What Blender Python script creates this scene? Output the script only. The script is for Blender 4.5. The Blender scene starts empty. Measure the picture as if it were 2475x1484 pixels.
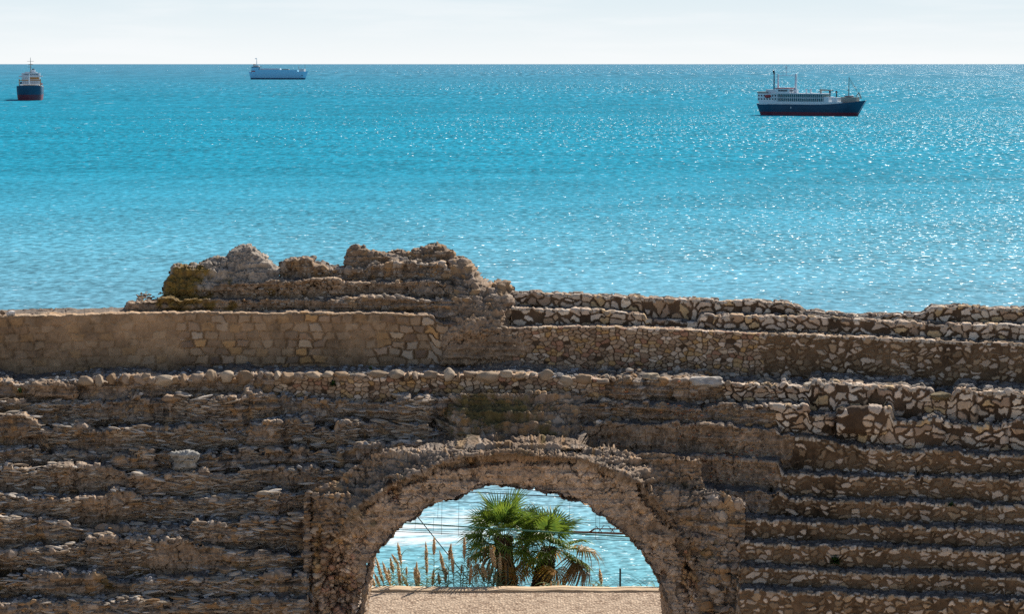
import bpy, math, random
import numpy as np
from mathutils import Vector, Matrix

# ------------------------------------------------------------------ camera, world, sun
S = bpy.context.scene
COL = S.collection
F, CX, CY, HOR, CZ = 5600.0, 1237.0, 742.0, 153.5, 45.0     # picture measured on a 2474 x 1484 sheet
TH = math.atan((CY - HOR) / F)
cam_d = bpy.data.cameras.new('camera'); cam = bpy.data.objects.new('camera', cam_d); COL.objects.link(cam)
cam_d.sensor_width = 36; cam_d.lens = 36 * F / 2474; cam_d.clip_end = 400000; cam_d.clip_start = 0.5
cam.location = (0, 0, CZ); cam.rotation_euler = (math.pi / 2 - TH, 0, 0)
S.camera = cam
S.view_settings.view_transform = 'Standard'; S.view_settings.look = 'None'
S.view_settings.exposure = 0.8; S.view_settings.gamma = 1.0
S.cycles.max_bounces = 6; S.cycles.diffuse_bounces = 3; S.cycles.glossy_bounces = 2
S.cycles.use_denoising = False
S.cycles.sample_clamp_indirect = 3.0

SUN_AZ, SUN_EL = math.radians(28), math.radians(37)
W = bpy.data.worlds.new('World'); S.world = W; W.use_nodes = True
wn = W.node_tree; bg = wn.nodes['Background']
sky = wn.nodes.new('ShaderNodeTexSky'); sky.sky_type = 'NISHITA'; sky.sun_disc = False
sky.sun_elevation = SUN_EL; sky.sun_rotation = SUN_AZ; sky.altitude = 0
sky.air_density = 1.0; sky.dust_density = 0.6; sky.ozone_density = 1.5
bg.inputs[1].default_value = 0.055
# pale sea haze low over the horizon, with faint far clouds
def wl(a, b): wn.links.new(a, b)
wtc = wn.nodes.new('ShaderNodeTexCoord'); wsp = wn.nodes.new('ShaderNodeSeparateXYZ'); wl(wtc.outputs['Generated'], wsp.inputs[0])
wmr = wn.nodes.new('ShaderNodeMapRange'); wmr.interpolation_type = 'SMOOTHSTEP'; wl(wsp.outputs[2], wmr.inputs[0])
wmr.inputs[1].default_value = 0.02; wmr.inputs[2].default_value = 0.30; wmr.inputs[3].default_value = 1.0; wmr.inputs[4].default_value = 0.0
wmp = wn.nodes.new('ShaderNodeMapping'); wmp.inputs['Scale'].default_value = (9, 9, 90); wl(wtc.outputs['Generated'], wmp.inputs[0])
wnz = wn.nodes.new('ShaderNodeTexNoise'); wnz.inputs['Scale'].default_value = 1.6; wnz.inputs['Detail'].default_value = 6; wl(wmp.outputs[0], wnz.inputs['Vector'])
wcl = wn.nodes.new('ShaderNodeMapRange'); wcl.interpolation_type = 'SMOOTHSTEP'; wl(wnz.outputs['Fac'], wcl.inputs[0]); wcl.inputs[1].default_value = .42; wcl.inputs[2].default_value = .68
wgr = wn.nodes.new('ShaderNodeValToRGB'); wl(wsp.outputs[2], wgr.inputs[0])
we = wgr.color_ramp.elements; we[0].position = 0.0; we[0].color = (.85, .875, .88, 1); we[1].position = .028; we[1].color = (.69, .785, .83, 1)
HZ = 11.5
wm1 = wn.nodes.new('ShaderNodeMix'); wm1.data_type = 'RGBA'; wl(wgr.outputs[0], wm1.inputs[6]); wm1.inputs[7].default_value = (.90, .91, .92, 1)
wfa = wn.nodes.new('ShaderNodeMath'); wfa.operation = 'MULTIPLY'; wl(wcl.outputs[0], wfa.inputs[0]); wfa.inputs[1].default_value = .28; wl(wfa.outputs[0], wm1.inputs[0])
wsc = wn.nodes.new('ShaderNodeVectorMath'); wsc.operation = 'SCALE'; wl(wm1.outputs[2], wsc.inputs[0]); wsc.inputs['Scale'].default_value = HZ
wm2 = wn.nodes.new('ShaderNodeMix'); wm2.data_type = 'RGBA'; wl(wmr.outputs[0], wm2.inputs[0]); wl(sky.outputs[0], wm2.inputs[6]); wl(wsc.outputs[0], wm2.inputs[7])
wl(wm2.outputs[2], bg.inputs[0])
sd = bpy.data.lights.new('sun', 'SUN'); sd.energy = 4.2; sd.angle = math.radians(0.5); sd.color = (1.0, 0.93, 0.82)
so = bpy.data.objects.new('sun', sd); COL.objects.link(so)
sv = Vector((math.sin(SUN_AZ) * math.cos(SUN_EL), math.cos(SUN_AZ) * math.cos(SUN_EL), math.sin(SUN_EL)))
so.rotation_euler = sv.to_track_quat('Z', 'Y').to_euler(); so.location = (40, 60, 80)

# ------------------------------------------------------------------ helpers
CT, ST = math.cos(TH), math.sin(TH)
def at(px, py, Y):
    """point of the sight line through sheet position (px, py) at distance Y (arrays welcome)"""
    a = (px - CX) / F; b = (CY - py) / F
    dy = CT + b * ST; dz = -ST + b * CT
    return a * Y / dy, Y + 0 * dy, CZ + dz * Y / dy
def vat(px, py, Y): return Vector([float(c) for c in at(px, py, Y)])
def water(px, py):
    b = (CY - py) / F; t = CZ / (ST - b * CT)
    return Vector(((px - CX) / F * t, (CT + b * ST) * t, 0))

def tag(o, label=None, cat=None, group=None, kind=None):
    if label: o['label'] = label
    if cat: o['category'] = cat
    if group: o['group'] = group
    if kind: o['kind'] = kind
    return o
def empty(name, loc=(0, 0, 0), rz=0):
    o = bpy.data.objects.new(name, None); COL.objects.link(o)
    o.location = loc; o.rotation_euler = (0, 0, rz); o.empty_display_size = 0.2
    return o
def link(name, me, mats, parent=None):
    o = bpy.data.objects.new(name, me); COL.objects.link(o)
    for m in (mats if isinstance(mats, (list, tuple)) else [mats]): me.materials.append(m)
    if parent is not None: o.parent = parent
    return o
def copy_tree(o, parent=None):
    c = o.copy(); COL.objects.link(c)
    if parent is not None: c.parent = parent
    for ch in list(o.children): copy_tree(ch, c)
    return c
def np_mesh(name, V, Q, col=None, smooth=True):
    """vertices (n,3), faces (m,k)"""
    used = np.unique(Q); remap = np.full(len(V), -1, np.int64); remap[used] = np.arange(len(used))
    V = V[used]; Q = remap[Q]
    me = bpy.data.meshes.new(name); n, m, k = len(V), len(Q), Q.shape[1]
    me.vertices.add(n); me.vertices.foreach_set('co', V.astype(np.float32).ravel())
    me.loops.add(m * k); me.loops.foreach_set('vertex_index', Q.astype(np.int32).ravel())
    me.polygons.add(m); me.polygons.foreach_set('loop_start', np.arange(0, m * k, k, dtype=np.int32))
    me.polygons.foreach_set('use_smooth', np.full(m, smooth))
    if col is not None:
        col = col[used]; a = me.color_attributes.new('col', 'FLOAT_COLOR', 'POINT')
        a.data.foreach_set('color', np.concatenate([col, np.ones((n, 1))], 1).astype(np.float32).ravel())
    me.update(calc_edges=True); me.validate()
    return me

# ---- noise
def _h(*a, seed=0):
    x = np.full(np.broadcast(*a).shape, (seed * 2654435761 + 97) & 0xffffffff, np.uint32)
    for v, k in zip(a, (374761393, 668265263, 2246822519)):
        x = (x ^ (v.astype(np.int64) & 0xffffffff).astype(np.uint32)) * np.uint32(k)
        x ^= x >> np.uint32(15); x = x * np.uint32(2246822519); x ^= x >> np.uint32(13)
    return (x & np.uint32(0xffffff)).astype(np.float32) / np.float32(0x1000000)
def vn(x, y, z, seed=0):
    ix, iy, iz = np.floor(x), np.floor(y), np.floor(z)
    fx, fy, fz = x - ix, y - iy, z - iz
    fx, fy, fz = [t * t * t * (t * (t * 6 - 15) + 10) for t in (fx, fy, fz)]
    ix, iy, iz = ix.astype(np.int64), iy.astype(np.int64), iz.astype(np.int64)
    r = 0
    for dx in (0, 1):
        for dy in (0, 1):
            for dz in (0, 1):
                w = (fx if dx else 1 - fx) * (fy if dy else 1 - fy) * (fz if dz else 1 - fz)
                r = r + w * _h(ix + dx, iy + dy, iz + dz, seed=seed)
    return r * 2 - 1
def fbm(P, s, o=4, seed=0, g=0.5):
    r, a, t = 0, 1.0, 0.0
    for i in range(o):
        f = s * 2.03 ** i
        r = r + a * vn(P[..., 0] * f + 11.3 * i, P[..., 1] * f + 5.7, P[..., 2] * f - 3.1 * i, seed + i); t += a; a *= g
    return r / t * 1.6
def voro(u, v, seed=0, jit=0.85):
    """distance to the cell border, id hash, distance to the cell's seed"""
    iu, iv = np.floor(u).astype(np.int64), np.floor(v).astype(np.int64)
    b1 = np.full(u.shape, 9.0); pu = np.zeros(u.shape); pv = np.zeros(u.shape); cu = np.zeros(u.shape, np.int64); cv = cu.copy(); pts = []
    for du in (-1, 0, 1):
        for dv in (-1, 0, 1):
            a, b = iu + du, iv + dv
            qu = a + 0.5 + jit * (_h(a, b, seed=seed) - 0.5); qv = b + 0.5 + jit * (_h(a, b, seed=seed + 7) - 0.5)
            d = (qu - u) ** 2 + (qv - v) ** 2; pts.append((qu, qv)); m = d < b1
            b1 = np.where(m, d, b1); pu = np.where(m, qu, pu); pv = np.where(m, qv, pv); cu = np.where(m, a, cu); cv = np.where(m, b, cv)
    ed = np.full(u.shape, 9.0)
    for qu, qv in pts:
        dx, dy = qu - pu, qv - pv; L = np.sqrt(dx * dx + dy * dy); ok = L > 1e-4
        t = ((pu + qu) / 2 - u) * dx / np.where(ok, L, 1) + ((pv + qv) / 2 - v) * dy / np.where(ok, L, 1)
        ed = np.where(ok & (t < ed), t, ed)
    return ed, cu, cv, np.sqrt(b1)
def sst(a, b, x):
    t = np.clip((x - a) / (b - a), 0, 1); return t * t * (3 - 2 * t)
def mixc(a, b, t): return a * (1 - t[..., None]) + b * t[..., None]
def pal(r, cols):
    cols = np.array(cols, np.float32); return cols[np.minimum((r * len(cols)).astype(int), len(cols) - 1)]

# ------------------------------------------------------------------ materials
def mat(name, base=(0.5, 0.5, 0.5), rough=0.9, spec=0.3, metal=0.0):
    m = bpy.data.materials.new(name); m.use_nodes = True
    b = m.node_tree.nodes['Principled BSDF']
    b.inputs['Base Color'].default_value = (*base, 1); b.inputs['Roughness'].default_value = rough
    b.inputs['Specular IOR Level'].default_value = spec; b.inputs['Metallic'].default_value = metal
    return m
class N:
    def __init__(s, m): s.t = m.node_tree; s.b = s.t.nodes.get('Principled BSDF')
    def n(s, k, **kw):
        x = s.t.nodes.new(k)
        for a, v in kw.items():
            if a[0] == 'i' and a[1:].isdigit(): x.inputs[int(a[1:])].default_value = v
            else: setattr(x, a, v)
        return x
    def l(s, a, b): s.t.links.new(a, b)
    def math(s, op, a, b=None, clamp=False):
        x = s.n('ShaderNodeMath', operation=op, use_clamp=clamp)
        for i, v in enumerate((a, b)):
            if v is None: continue
            if isinstance(v, (int, float)): x.inputs[i].default_value = v
            else: s.l(v, x.inputs[i])
        return x.outputs[0]
    def noise(s, vec, scale, detail=4, rough=0.55, dist=0.0):
        x = s.n('ShaderNodeTexNoise'); x.inputs['Scale'].default_value = scale; x.inputs['Detail'].default_value = detail
        x.inputs['Roughness'].default_value = rough; x.inputs['Distortion'].default_value = dist
        if vec is not None: s.l(vec, x.inputs['Vector'])
        return x.outputs['Fac']
    def rng(s, v, a, b, c, d):
        x = s.n('ShaderNodeMapRange', interpolation_type='SMOOTHSTEP')
        for i, k in enumerate((a, b, c, d)): x.inputs[i + 1].default_value = k
        s.l(v, x.inputs[0]); return x.outputs[0]
    def mix(s, f, a, b, mode='MIX'):
        x = s.n('ShaderNodeMix', data_type='RGBA', blend_type=mode)
        for sk, v in ((x.inputs[0], f), (x.inputs[6], a), (x.inputs[7], b)):
            if isinstance(v, (int, float)): sk.default_value = v
            elif isinstance(v, tuple): sk.default_value = (*v, 1)
            else: s.l(v, sk)
        return x.outputs[2]
    def scale(s, vec, xyz):
        x = s.n('ShaderNodeMapping'); x.inputs['Scale'].default_value = xyz; s.l(vec, x.inputs[0]); return x.outputs[0]

def mottled(name, base, var=0.25, scale=3.0, rough=0.85, bump=0.3, dist=0.02, attr=False, spec=0.2, b2=40.0):
    m = mat(name, base, rough, spec); g = N(m)
    pos = g.n('ShaderNodeNewGeometry').outputs['Position'] if attr else g.n('ShaderNodeTexCoord').outputs['Object']
    src = base
    if attr: src = g.n('ShaderNodeAttribute', attribute_name='col').outputs['Color']
    f1 = g.noise(pos, scale, 5, 0.6); f2 = g.noise(pos, b2, 3, 0.6)
    k = g.math('ADD', g.math('MULTIPLY', f1, var * 2), g.math('MULTIPLY', f2, var * 2))
    k = g.math('ADD', k, 1 - 2 * var)
    cc = g.n('ShaderNodeCombineColor'); [g.l(k, cc.inputs[i]) for i in range(3)]
    g.l(g.mix(1.0, src, cc.outputs[0], 'MULTIPLY'), g.b.inputs['Base Color'])
    if bump:
        bp = g.n('ShaderNodeBump'); bp.inputs['Strength'].default_value = bump; bp.inputs['Distance'].default_value = dist
        g.l(f2, bp.inputs['Height']); g.l(bp.outputs[0], g.b.inputs['Normal'])
    return m
M_ST = mottled('old_masonry', (0.2, 0.15, 0.11), 0.2, 1.7, 0.92, 0.45, 0.02, attr=True, b2=26)
M_RK = mottled('loose_rock', (0.3, 0.25, 0.2), 0.2, 2.0, 0.92, 0.4, 0.015, attr=True, b2=45)

# ------------------------------------------------------------------ masonry surface
C = np.array
def masonry(P, u, v, style, seed):
    """height and own colour of the masonry at P; u along, v up the surface, in metres"""
    n = len(P); h = np.zeros(n); col = np.zeros((n, 3))
    w1 = fbm(P, 3.1, 3, seed + 50); w2 = fbm(P, 3.1, 3, seed + 60)
    big = fbm(P, 0.55, 3, seed + 70); med = fbm(P, 2.2, 4, seed + 80); fine = fbm(P, 11, 3, seed + 90, 0.6)
    strata = fbm(P * C([.6, .6, 10.0]), 1.0, 3, seed + 95, .55)
    for k in np.unique(style):
        m = style == k; St = strata[m]; p = P[m]; a, b = u[m], v[m]; W1, W2, B, Md, Fi = w1[m], w2[m], big[m], med[m], fine[m]
        if k == 0:      # pale angular stones in brown mortar
            e, cu, cv, d = voro(a / 0.26 + W1 * 0.35, b / 0.185 + W2 * 0.35, seed)
            r1, r2, r3 = _h(cu, cv, seed=seed + 1), _h(cu, cv, seed=seed + 2), _h(cu, cv, seed=seed + 3)
            keep = (r1 < 0.84 + 0.15 * B)
            s = sst(0.03 + 0.14 * r2, 0.07 + 0.16 * r2, e + 0.06 * Fi) * keep
            hh = s * (0.028 + 0.050 * r3) + 0.012 * Fi
            sc = pal(r3, [(.40, .34, .28), (.47, .41, .35), (.36, .28, .215), (.42, .33, .25), (.43, .36, .30), (.31, .22, .15), (.46, .40, .33), (.38, .28, .17), (.40, .33, .27), (.27, .20, .15)])
            sc = sc * (0.82 + 0.3 * r2 + 0.10 * Fi)[:, None]
            mc = C([.072, .049, .033]) * (1 + 0.5 * Md + 0.25 * B)[:, None]
            cc = mixc(mc, sc, s)
        elif k == 5:    # mostly brown mortar with scattered ragged pale stones
            e, cu, cv, d = voro(a / 0.20 + W1 * 0.5, b / 0.125 + W2 * 0.5, seed + 4)
            r1, r2, r3 = _h(cu, cv, seed=seed + 1), _h(cu, cv, seed=seed + 2), _h(cu, cv, seed=seed + 3)
            keep = (r1 < 0.88 + 0.3 * B); pale_ = (_h(cu, cv, seed=seed + 6) < .42)  # some stones pale at random, the rest mid-brown
            s = sst(0.04 + 0.20 * r2, 0.07 + 0.23 * r2, e + 0.08 * Fi + .04 * Md) * keep
            hh = s * (0.020 + 0.045 * r3) + 0.014 * Fi + .012 * Md
            sc = pal(r3, [(.36, .295, .24), (.31, .25, .20), (.40, .335, .275), (.27, .20, .135), (.34, .28, .22)]) * (0.85 + 0.3 * r2)[:, None]
            sc = np.where(pale_[:, None], sc, C([.145, .105, .070]) * (.7 + .7 * r3)[:, None])
            cc = mixc(C([.098, .066, .042]) * (1 + 0.5 * Md + 0.3 * B + .2 * Fi)[:, None], sc, s)
        elif k == 1:    # tightly packed rubble of small warm stones
            e, cu, cv, d = voro(a / 0.165 + W1 * 0.3, b / 0.100 + W2 * 0.3, seed + 11)
            r1, r2, r3 = _h(cu, cv, seed=seed + 1), _h(cu, cv, seed=seed + 2), _h(cu, cv, seed=seed + 3)
            s = sst(0.02, 0.12, e + 0.03 * Fi) * (r1 < 0.95)
            hh = s * (0.02 + 0.035 * r2) + 0.008 * Fi
            sc = pal(r3, [(.235, .17, .12), (.27, .205, .15), (.19, .135, .095), (.33, .265, .205), (.27, .175, .09), (.25, .18, .13), (.42, .35, .29), (.22, .13, .09), (.27, .20, .14), (.15, .11, .08), (.30, .21, .12), (.36, .29, .22)])
            sc = sc * (0.85 + 0.3 * r1)[:, None]
            cc = mixc(C([.055, .038, .026]) * (1 + 0.3 * Md)[:, None], sc, s)
        elif k == 2:    # large coursed blocks half lost under a mortar skin
            row = np.floor(b / 0.215 + 0.12 * W2); off = _h(row.astype(np.int64), row.astype(np.int64) * 0, seed=seed)
            e, cu, cv, d = voro(a / 0.34 + W1 * 0.12 + off * 3, b / 0.215 + 0.12 * W2, seed + 21, 0.35)
            r1, r2, r3 = _h(cu, cv, seed=seed + 1), _h(cu, cv, seed=seed + 2), _h(cu, cv, seed=seed + 3)
            vis = np.clip(0.58 + 0.9 * fbm(p, 0.5, 2, seed + 5) + 0.7 * (r1 - 0.5), 0.28, 1)
            s = sst(0.04, 0.14, e + 0.05 * Fi) * vis
            hh = s * (0.03 + 0.035 * r2) + 0.014 * Fi + 0.014 * Md
            sc = pal(r3, [(.22, .165, .12), (.27, .20, .14), (.16, .12, .09), (.33, .26, .19), (.20, .14, .10), (.32, .20, .10), (.24, .18, .135), (.12, .085, .065), (.30, .25, .20)]) * (0.8 + 0.4 * r2)[:, None]
            base = C([.20, .140, .090]) * (1 + 0.35 * Md + 0.3 * B + 0.2 * Fi)[:, None]
            cc = mixc(base, sc, s * 0.9)
            jn = np.exp(-(e / 0.045) ** 2) * vis; cc = cc * (1 - 0.5 * jn)[:, None]; hh = hh - 0.03 * jn * (r1 > .4)
        elif k == 3:    # weathered concrete with pebbles
            e, cu, cv, d = voro(a / 0.075 + W1 * 0.2, b / 0.055 + W2 * 0.2, seed + 31)
            r1, r2 = _h(cu, cv, seed=seed + 1), _h(cu, cv, seed=seed + 2)
            s = sst(0.1, 0.28, e) * (r1 < 0.35 + 0.25 * Md)
            pit = sst(0.25, 0.6, fbm(p, 5, 3, seed + 44))
            ck, _, _, _ = voro(a / 1.3 + W1 * .5, b / .5 + W2 * .3, seed + 33, .95); crk = np.exp(-(ck / .022) ** 2) * (Md > -.15)
            hh = s * 0.022 + 0.035 * Md + 0.030 * Fi - 0.05 * pit + .06 * St - .08 * crk
            base = mixc(C([.225, .165, .118]) + 0 * p, C([.155, .125, .100]), sst(-.4, .5, B)) * (1 + 0.3 * Md + 0.45 * Fi + .15 * St - .7 * crk)[:, None]
            cc = mixc(base, pal(r2, [(.29, .235, .18), (.33, .27, .21), (.25, .18, .12), (.30, .19, .10)]), s * 0.7)
        else:           # collapsed rubble: lumps of stones of mixed size
            e, cu, cv, d = voro(a / 0.20 + W1 * 0.4, b / 0.12 + W2 * 0.4, seed + 41)
            r1, r2, r3 = _h(cu, cv, seed=seed + 1), _h(cu, cv, seed=seed + 2), _h(cu, cv, seed=seed + 3)
            s = np.sqrt(np.clip(e / 0.3, 0, 1)) * (r1 < 0.5 + .2 * Md)
            e2, cu2, cv2, d2 = voro(a / 0.085 + W2 * 0.2, b / 0.06 + W1 * 0.2, seed + 43)
            q1, q2 = _h(cu2, cv2, seed=seed + 1), _h(cu2, cv2, seed=seed + 2)
            s2 = sst(0.05, 0.25, e2) * (q1 < 0.6) * (1 - 0.8 * np.clip(s, 0, 1))
            hh = s * (0.03 + 0.06 * r2) + s2 * 0.03 + 0.04 * Md + 0.024 * Fi + .11 * St
            base = mixc(C([.170, .124, .088]) + 0 * p, C([.125, .105, .088]), sst(-.4, .5, B)) * (1 + 0.3 * Md + 0.4 * Fi + .2 * St)[:, None]
            sc = pal(r3, [(.25, .20, .16), (.21, .155, .11), (.31, .26, .215), (.26, .18, .11), (.20, .16, .13), (.26, .165, .09), (.24, .19, .15)])
            cc = mixc(mixc(base, pal(q2, [(.26, .21, .165), (.20, .15, .11), (.32, .27, .22), (.27, .17, .09)]), s2 * 0.8), sc, np.clip(s * 1.6, 0, 1) * 0.85)
        h[m] = hh; col[m] = cc
    lum = col.mean(1, keepdims=True); col = (lum + (col - lum) * 1.10) * C([1.43, 1.38, 1.34])
    dk = np.where((style == 3) | (style == 4), .92, 1.0)[:, None] * np.where((style == 3) | (style == 4), 1 + .22 * big, 1.0)[:, None]
    col = col * dk
    return h, np.clip(col, 0.008, 0.8)

def curve(X): return -0.0128 * (X + 5) ** 2
def interp(pts, x):
    p = np.array(pts, float); y = np.interp(x, p[:, 0], p[:, 1])
    return np.where(x > 2640, y + (x - 2640) * (p[-1, 1] - p[-2, 1]) / (p[-1, 0] - p[-2, 0]), y) if p[-1, 0] >= 2640 else y
def grid_quads(nr, nc, ok=None):
    i = np.arange((nr - 1) * (nc - 1)).reshape(nr - 1, nc - 1); r, c = np.divmod(i, nc - 1)
    q = np.stack([r * nc + c, r * nc + c + 1, (r + 1) * nc + c + 1, (r + 1) * nc + c], -1)
    return q if ok is None else q[ok]
def normals(G):
    a = np.gradient(G, axis=1); b = np.gradient(G, axis=0); n = np.cross(a, b)
    return n / np.maximum(np.linalg.norm(n, axis=2, keepdims=True), 1e-9)

def bank(rows, x0, x1, step, back, blur, seed, moss=None, foot=1.0, drop=None, res=0.016, jag=1.0, chip=.5, tlim=(.16, .40)):
    """stepped masonry. rows from the lowest up: dict T=(sheet outline of the front edge), Y, a, b (extent), style(px), lean.
    Returns for each row (verts, quads, colours)."""
    px = np.arange(x0, x1, step); nc = len(px); prof = []; info = []
    X0 = (px - CX) / F * 56
    Ys, Zs = [], []
    for i, r in enumerate(rows):
        y = r['Y'] + curve(X0) * r.get('cv', 1) + 0.05 * np.sin(px * 0.013 + i * 2) + r.get('wob', 0.0) * fbm(np.stack([X0 * 1.0, X0 * 0 + i * 7.7, X0 * 0], -1), 0.9, 4, seed + i)
        t = interp(r['T'], px)
        l1 = np.stack([X0, X0 * 0 + i * 3.3, X0 * 0], -1)
        t = t + jag * r.get('jag', 2.0) * (fbm(l1, 4.0, 3, seed + 100 + i) + 0.6 * fbm(l1, 0.9, 2, seed + 130 + i))
        if r.get('blk'):
            c = px * 0.0135 + 1.3 * vn(px * .004, 0 * px, 0 * px + i, seed + 7); ci = np.floor(c).astype(np.int64); k0 = _h(ci, ci * 0 + i, seed=seed + 8); k1 = _h(ci + 1, ci * 0 + i, seed=seed + 8)
            k0b = _h(ci, ci * 0 + i, seed=seed + 9); k1b = _h(ci + 1, ci * 0 + i, seed=seed + 9); f = sst(.90, .99, c - ci)
            t = t + r['blk'] * ((k0 * (1 - f) + k1 * f) - .35) * 22; y = y + r['blk'] * ((k0b * (1 - f) + k1b * f) - .5) * .34
        c = X0 / .21 + 1.2 * vn(X0 * 2, X0 * 0, X0 * 0 + i, seed + 31); ci = np.floor(c).astype(np.int64); f = sst(.82, 1.0, c - ci)
        o1 = _h(ci, ci * 0 + i, seed=seed + 33) * (1 - f) + _h(ci + 1, ci * 0 + i, seed=seed + 33) * f; o2 = _h(ci, ci * 0 + i, seed=seed + 34) * (1 - f) + _h(ci + 1, ci * 0 + i, seed=seed + 34) * f
        ch = r.get('chip', chip); t = t + ch * 9 * (o1 - .5); y = y + ch * .05 * (o2 - .5)
        z = at(px, t, y)[2]; Ys.append(y); Zs.append(z)
    for i in range(1, len(rows)):
        Zs[i] = np.maximum(Zs[i], Zs[i - 1] + 0.01); Ys[i] = np.maximum(Ys[i], Ys[i - 1] + 0.02)
    pts = []; seg = []
    zf = Zs[0] - foot
    for i, r in enumerate(rows):
        nr = max(6, int(np.percentile(Zs[i] - zf, 90) / res)); L = r.get('lean', 0.03)
        for k in range(nr):
            t = k / nr; pts.append((Ys[i] + L * t * (Zs[i] - zf), zf + (Zs[i] - zf) * t)); seg.append((i, 0, t))
        yb = (Ys[i + 1] if i + 1 < len(rows) else Ys[i] + back)
        yt = Ys[i] + L * (Zs[i] - zf); yb = np.maximum(yb, yt + 0.05)
        nt = max(6, int(np.median(yb - yt) / (res * 2.2)))
        for k in range(nt):
            t = k / nt; pts.append((yt + (yb - yt) * t, Zs[i] + 0 * t)); seg.append((i, 1, t))
        zf = Zs[i]
    pts.append((yb, Zs[-1])); seg.append((len(rows) - 1, 1, 1))
    if drop:
        for k in range(1, 30): pts.append((yb + 0.03 * k, Zs[-1] - drop * k / 29)); seg.append((len(rows) - 1, 1, 1))
    A = np.array([p[0] for p in pts]); B = np.array([p[1] for p in pts])
    ker = np.hanning(2 * blur + 3)[1:-1]; ker /= ker.sum()
    def sm(M):
        Mp = np.pad(M, ((blur, blur), (0, 0)), 'edge'); return sum(ker[j] * Mp[j:j + M.shape[0]] for j in range(2 * blur + 1))
    A, B = sm(A), sm(B)
    G = np.stack([(px - CX)[None, :] / F * A / (CT) * 1.0, A, B], -1)
    # keep the sheet columns true: X from the sight line of each point
    b = (B - CZ) / A; bb = (b * CT + ST) / (CT - b * ST)          # inverse of dz/dy
    G[..., 0] = (px - CX)[None, :] / F * A / (CT + bb * ST)
    seg = np.array(seg); nr_ = G.shape[0]
    NN = normals(G)
    # make normals face the viewer / sky
    sgn = np.sign((NN[..., 2] * 0.6 - NN[..., 1])); NN = NN * np.where(sgn == 0, 1, sgn)[..., None]
    P = G.reshape(-1, 3)
    vlen = np.cumsum(np.concatenate([[0], np.median(np.linalg.norm(np.diff(G, axis=0), axis=2), axis=1)]))
    v = np.repeat(vlen, nc); u = P[:, 0].copy()
    si = np.repeat(seg[:, 0], nc); tr = np.repeat(seg[:, 1], nc).astype(int); tfr = np.repeat(seg[:, 2], nc); pxx = np.tile(px, nr_)
    style = np.zeros(len(P), int)
    nz = fbm(P, 1.0, 3, seed + 3) * 50
    for i, r in enumerate(rows):
        m = si == i; s = r['style']; style[m] = s(pxx[m] + nz[m]) if callable(s) else s
    h, col = masonry(P, u, v, style, seed)
    cu_ = np.floor(u / .105 + .5 * fbm(P, 3, 2, seed + 12)).astype(np.int64); hs_ = _h(cu_, cu_ * 0 + si, seed=seed + 13); jn_ = np.abs((u / .105 + .5 * fbm(P, 3, 2, seed + 12)) % 1 - .5)
    rowh = np.array([float(np.median(Zs[i_] - (Zs[i_ - 1] if i_ else Zs[0] - foot))) for i_ in range(len(rows))])[si.astype(int)]
    topl = ((style == 0) | (style == 5)) & (tr == 0) & (tfr > 1 - (.045 + .035 * hs_) / np.maximum(rowh, .1)) & (hs_ < .62) & (jn_ < .42)
    col[topl] = pal(hs_[topl] / .62, [(.36, .30, .245), (.42, .36, .30), (.48, .42, .35), (.30, .24, .18)]); h[topl] = np.maximum(h[topl], .03)
    # treads: grey, with a painted shadow band behind a paler stone edge
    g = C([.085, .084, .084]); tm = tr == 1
    shade_back = sst(tlim[0], tlim[1], tfr[tm] + .10 * fbm(P[tm], 3, 2, seed + 8))
    col[tm] = mixc(col[tm] * 1.15 + C([.04, .035, .028]), col[tm] * 0.3 + g * (0.7 + 0.3 * fbm(P[tm], 6, 2, seed + 9))[:, None], shade_back)
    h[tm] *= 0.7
    if moss is not None: col = moss(P, pxx, v, col)
    bigd = 0.035 * fbm(P, 1.1, 3, seed + 17) + np.where((style == 3) | (style == 4), 0.03, 0.0) * fbm(P, 2.6, 3, seed + 18)
    P2 = P + NN.reshape(-1, 3) * (h + bigd * (0.3 + 0.7 * ((style == 3) | (style == 4))))[:, None]
    out = []
    for i in range(len(rows)):
        rr = np.where(seg[:, 0] == i)[0]; a_, b_ = rr[0], min(rr[-1] + 1, nr_ - 1)
        rr = np.arange(a_, b_ + 1)
        idx = (rr[:, None] * nc + np.arange(nc)[None, :]).ravel()
        V_, C_ = P2[idx], col[idx]; gq = grid_quads(len(rr), nc)
        wv = 2.5 * fbm(G[rr[:-1]][:, :-1], 3.0, 3, seed + 200 + i)
        pxg = px[None, :-1] + wv; okc = np.ones(gq.shape[:2], bool); caps = []
        for key, sgn_ in (('a', -1), ('b', 1)):
            if key not in rows[i]: continue
            e_ = rows[i][key]; okc &= (pxg > e_) if sgn_ < 0 else (pxg < e_)
            c_ = int(np.clip(np.searchsorted(px, e_ - 4 * sgn_), 0, nc - 1)); rz = rr[seg[rr, 1] == 0]
            yb_ = np.linspace(0, 2.2, 90)[:, None]
            gy_ = A[rz, c_][None, :] + yb_; gz_ = B[rz, c_][None, :] + 0 * yb_; gx_ = np.broadcast_to(G[rz, c_, 0][None, :], gy_.shape)
            K = np.stack([gx_, gy_, gz_], -1); Kp = K.reshape(-1, 3)
            hk, ck = masonry(Kp, Kp[:, 1], Kp[:, 2], np.full(len(Kp), int(np.median(style[idx].reshape(len(rr), nc)[:, c_]))), seed + 5)
            Kp = Kp.copy(); Kp[:, 0] += sgn_ * (hk + .05 * fbm(Kp, 1.8, 3, seed + 6)); caps.append((Kp, grid_quads(len(yb_), len(rz)).reshape(-1, 4), ck))
        gq = gq[okc]
        for Kp, Kq, ck in caps:
            gq = np.concatenate([gq, Kq + len(V_)]); V_ = np.concatenate([V_, Kp]); C_ = np.concatenate([C_, ck])
        out.append((V_, gq, C_))
    bank.last = (P2, NN.reshape(-1, 3), tr, si, pxx)
    return out, px, Zs, Ys

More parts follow.
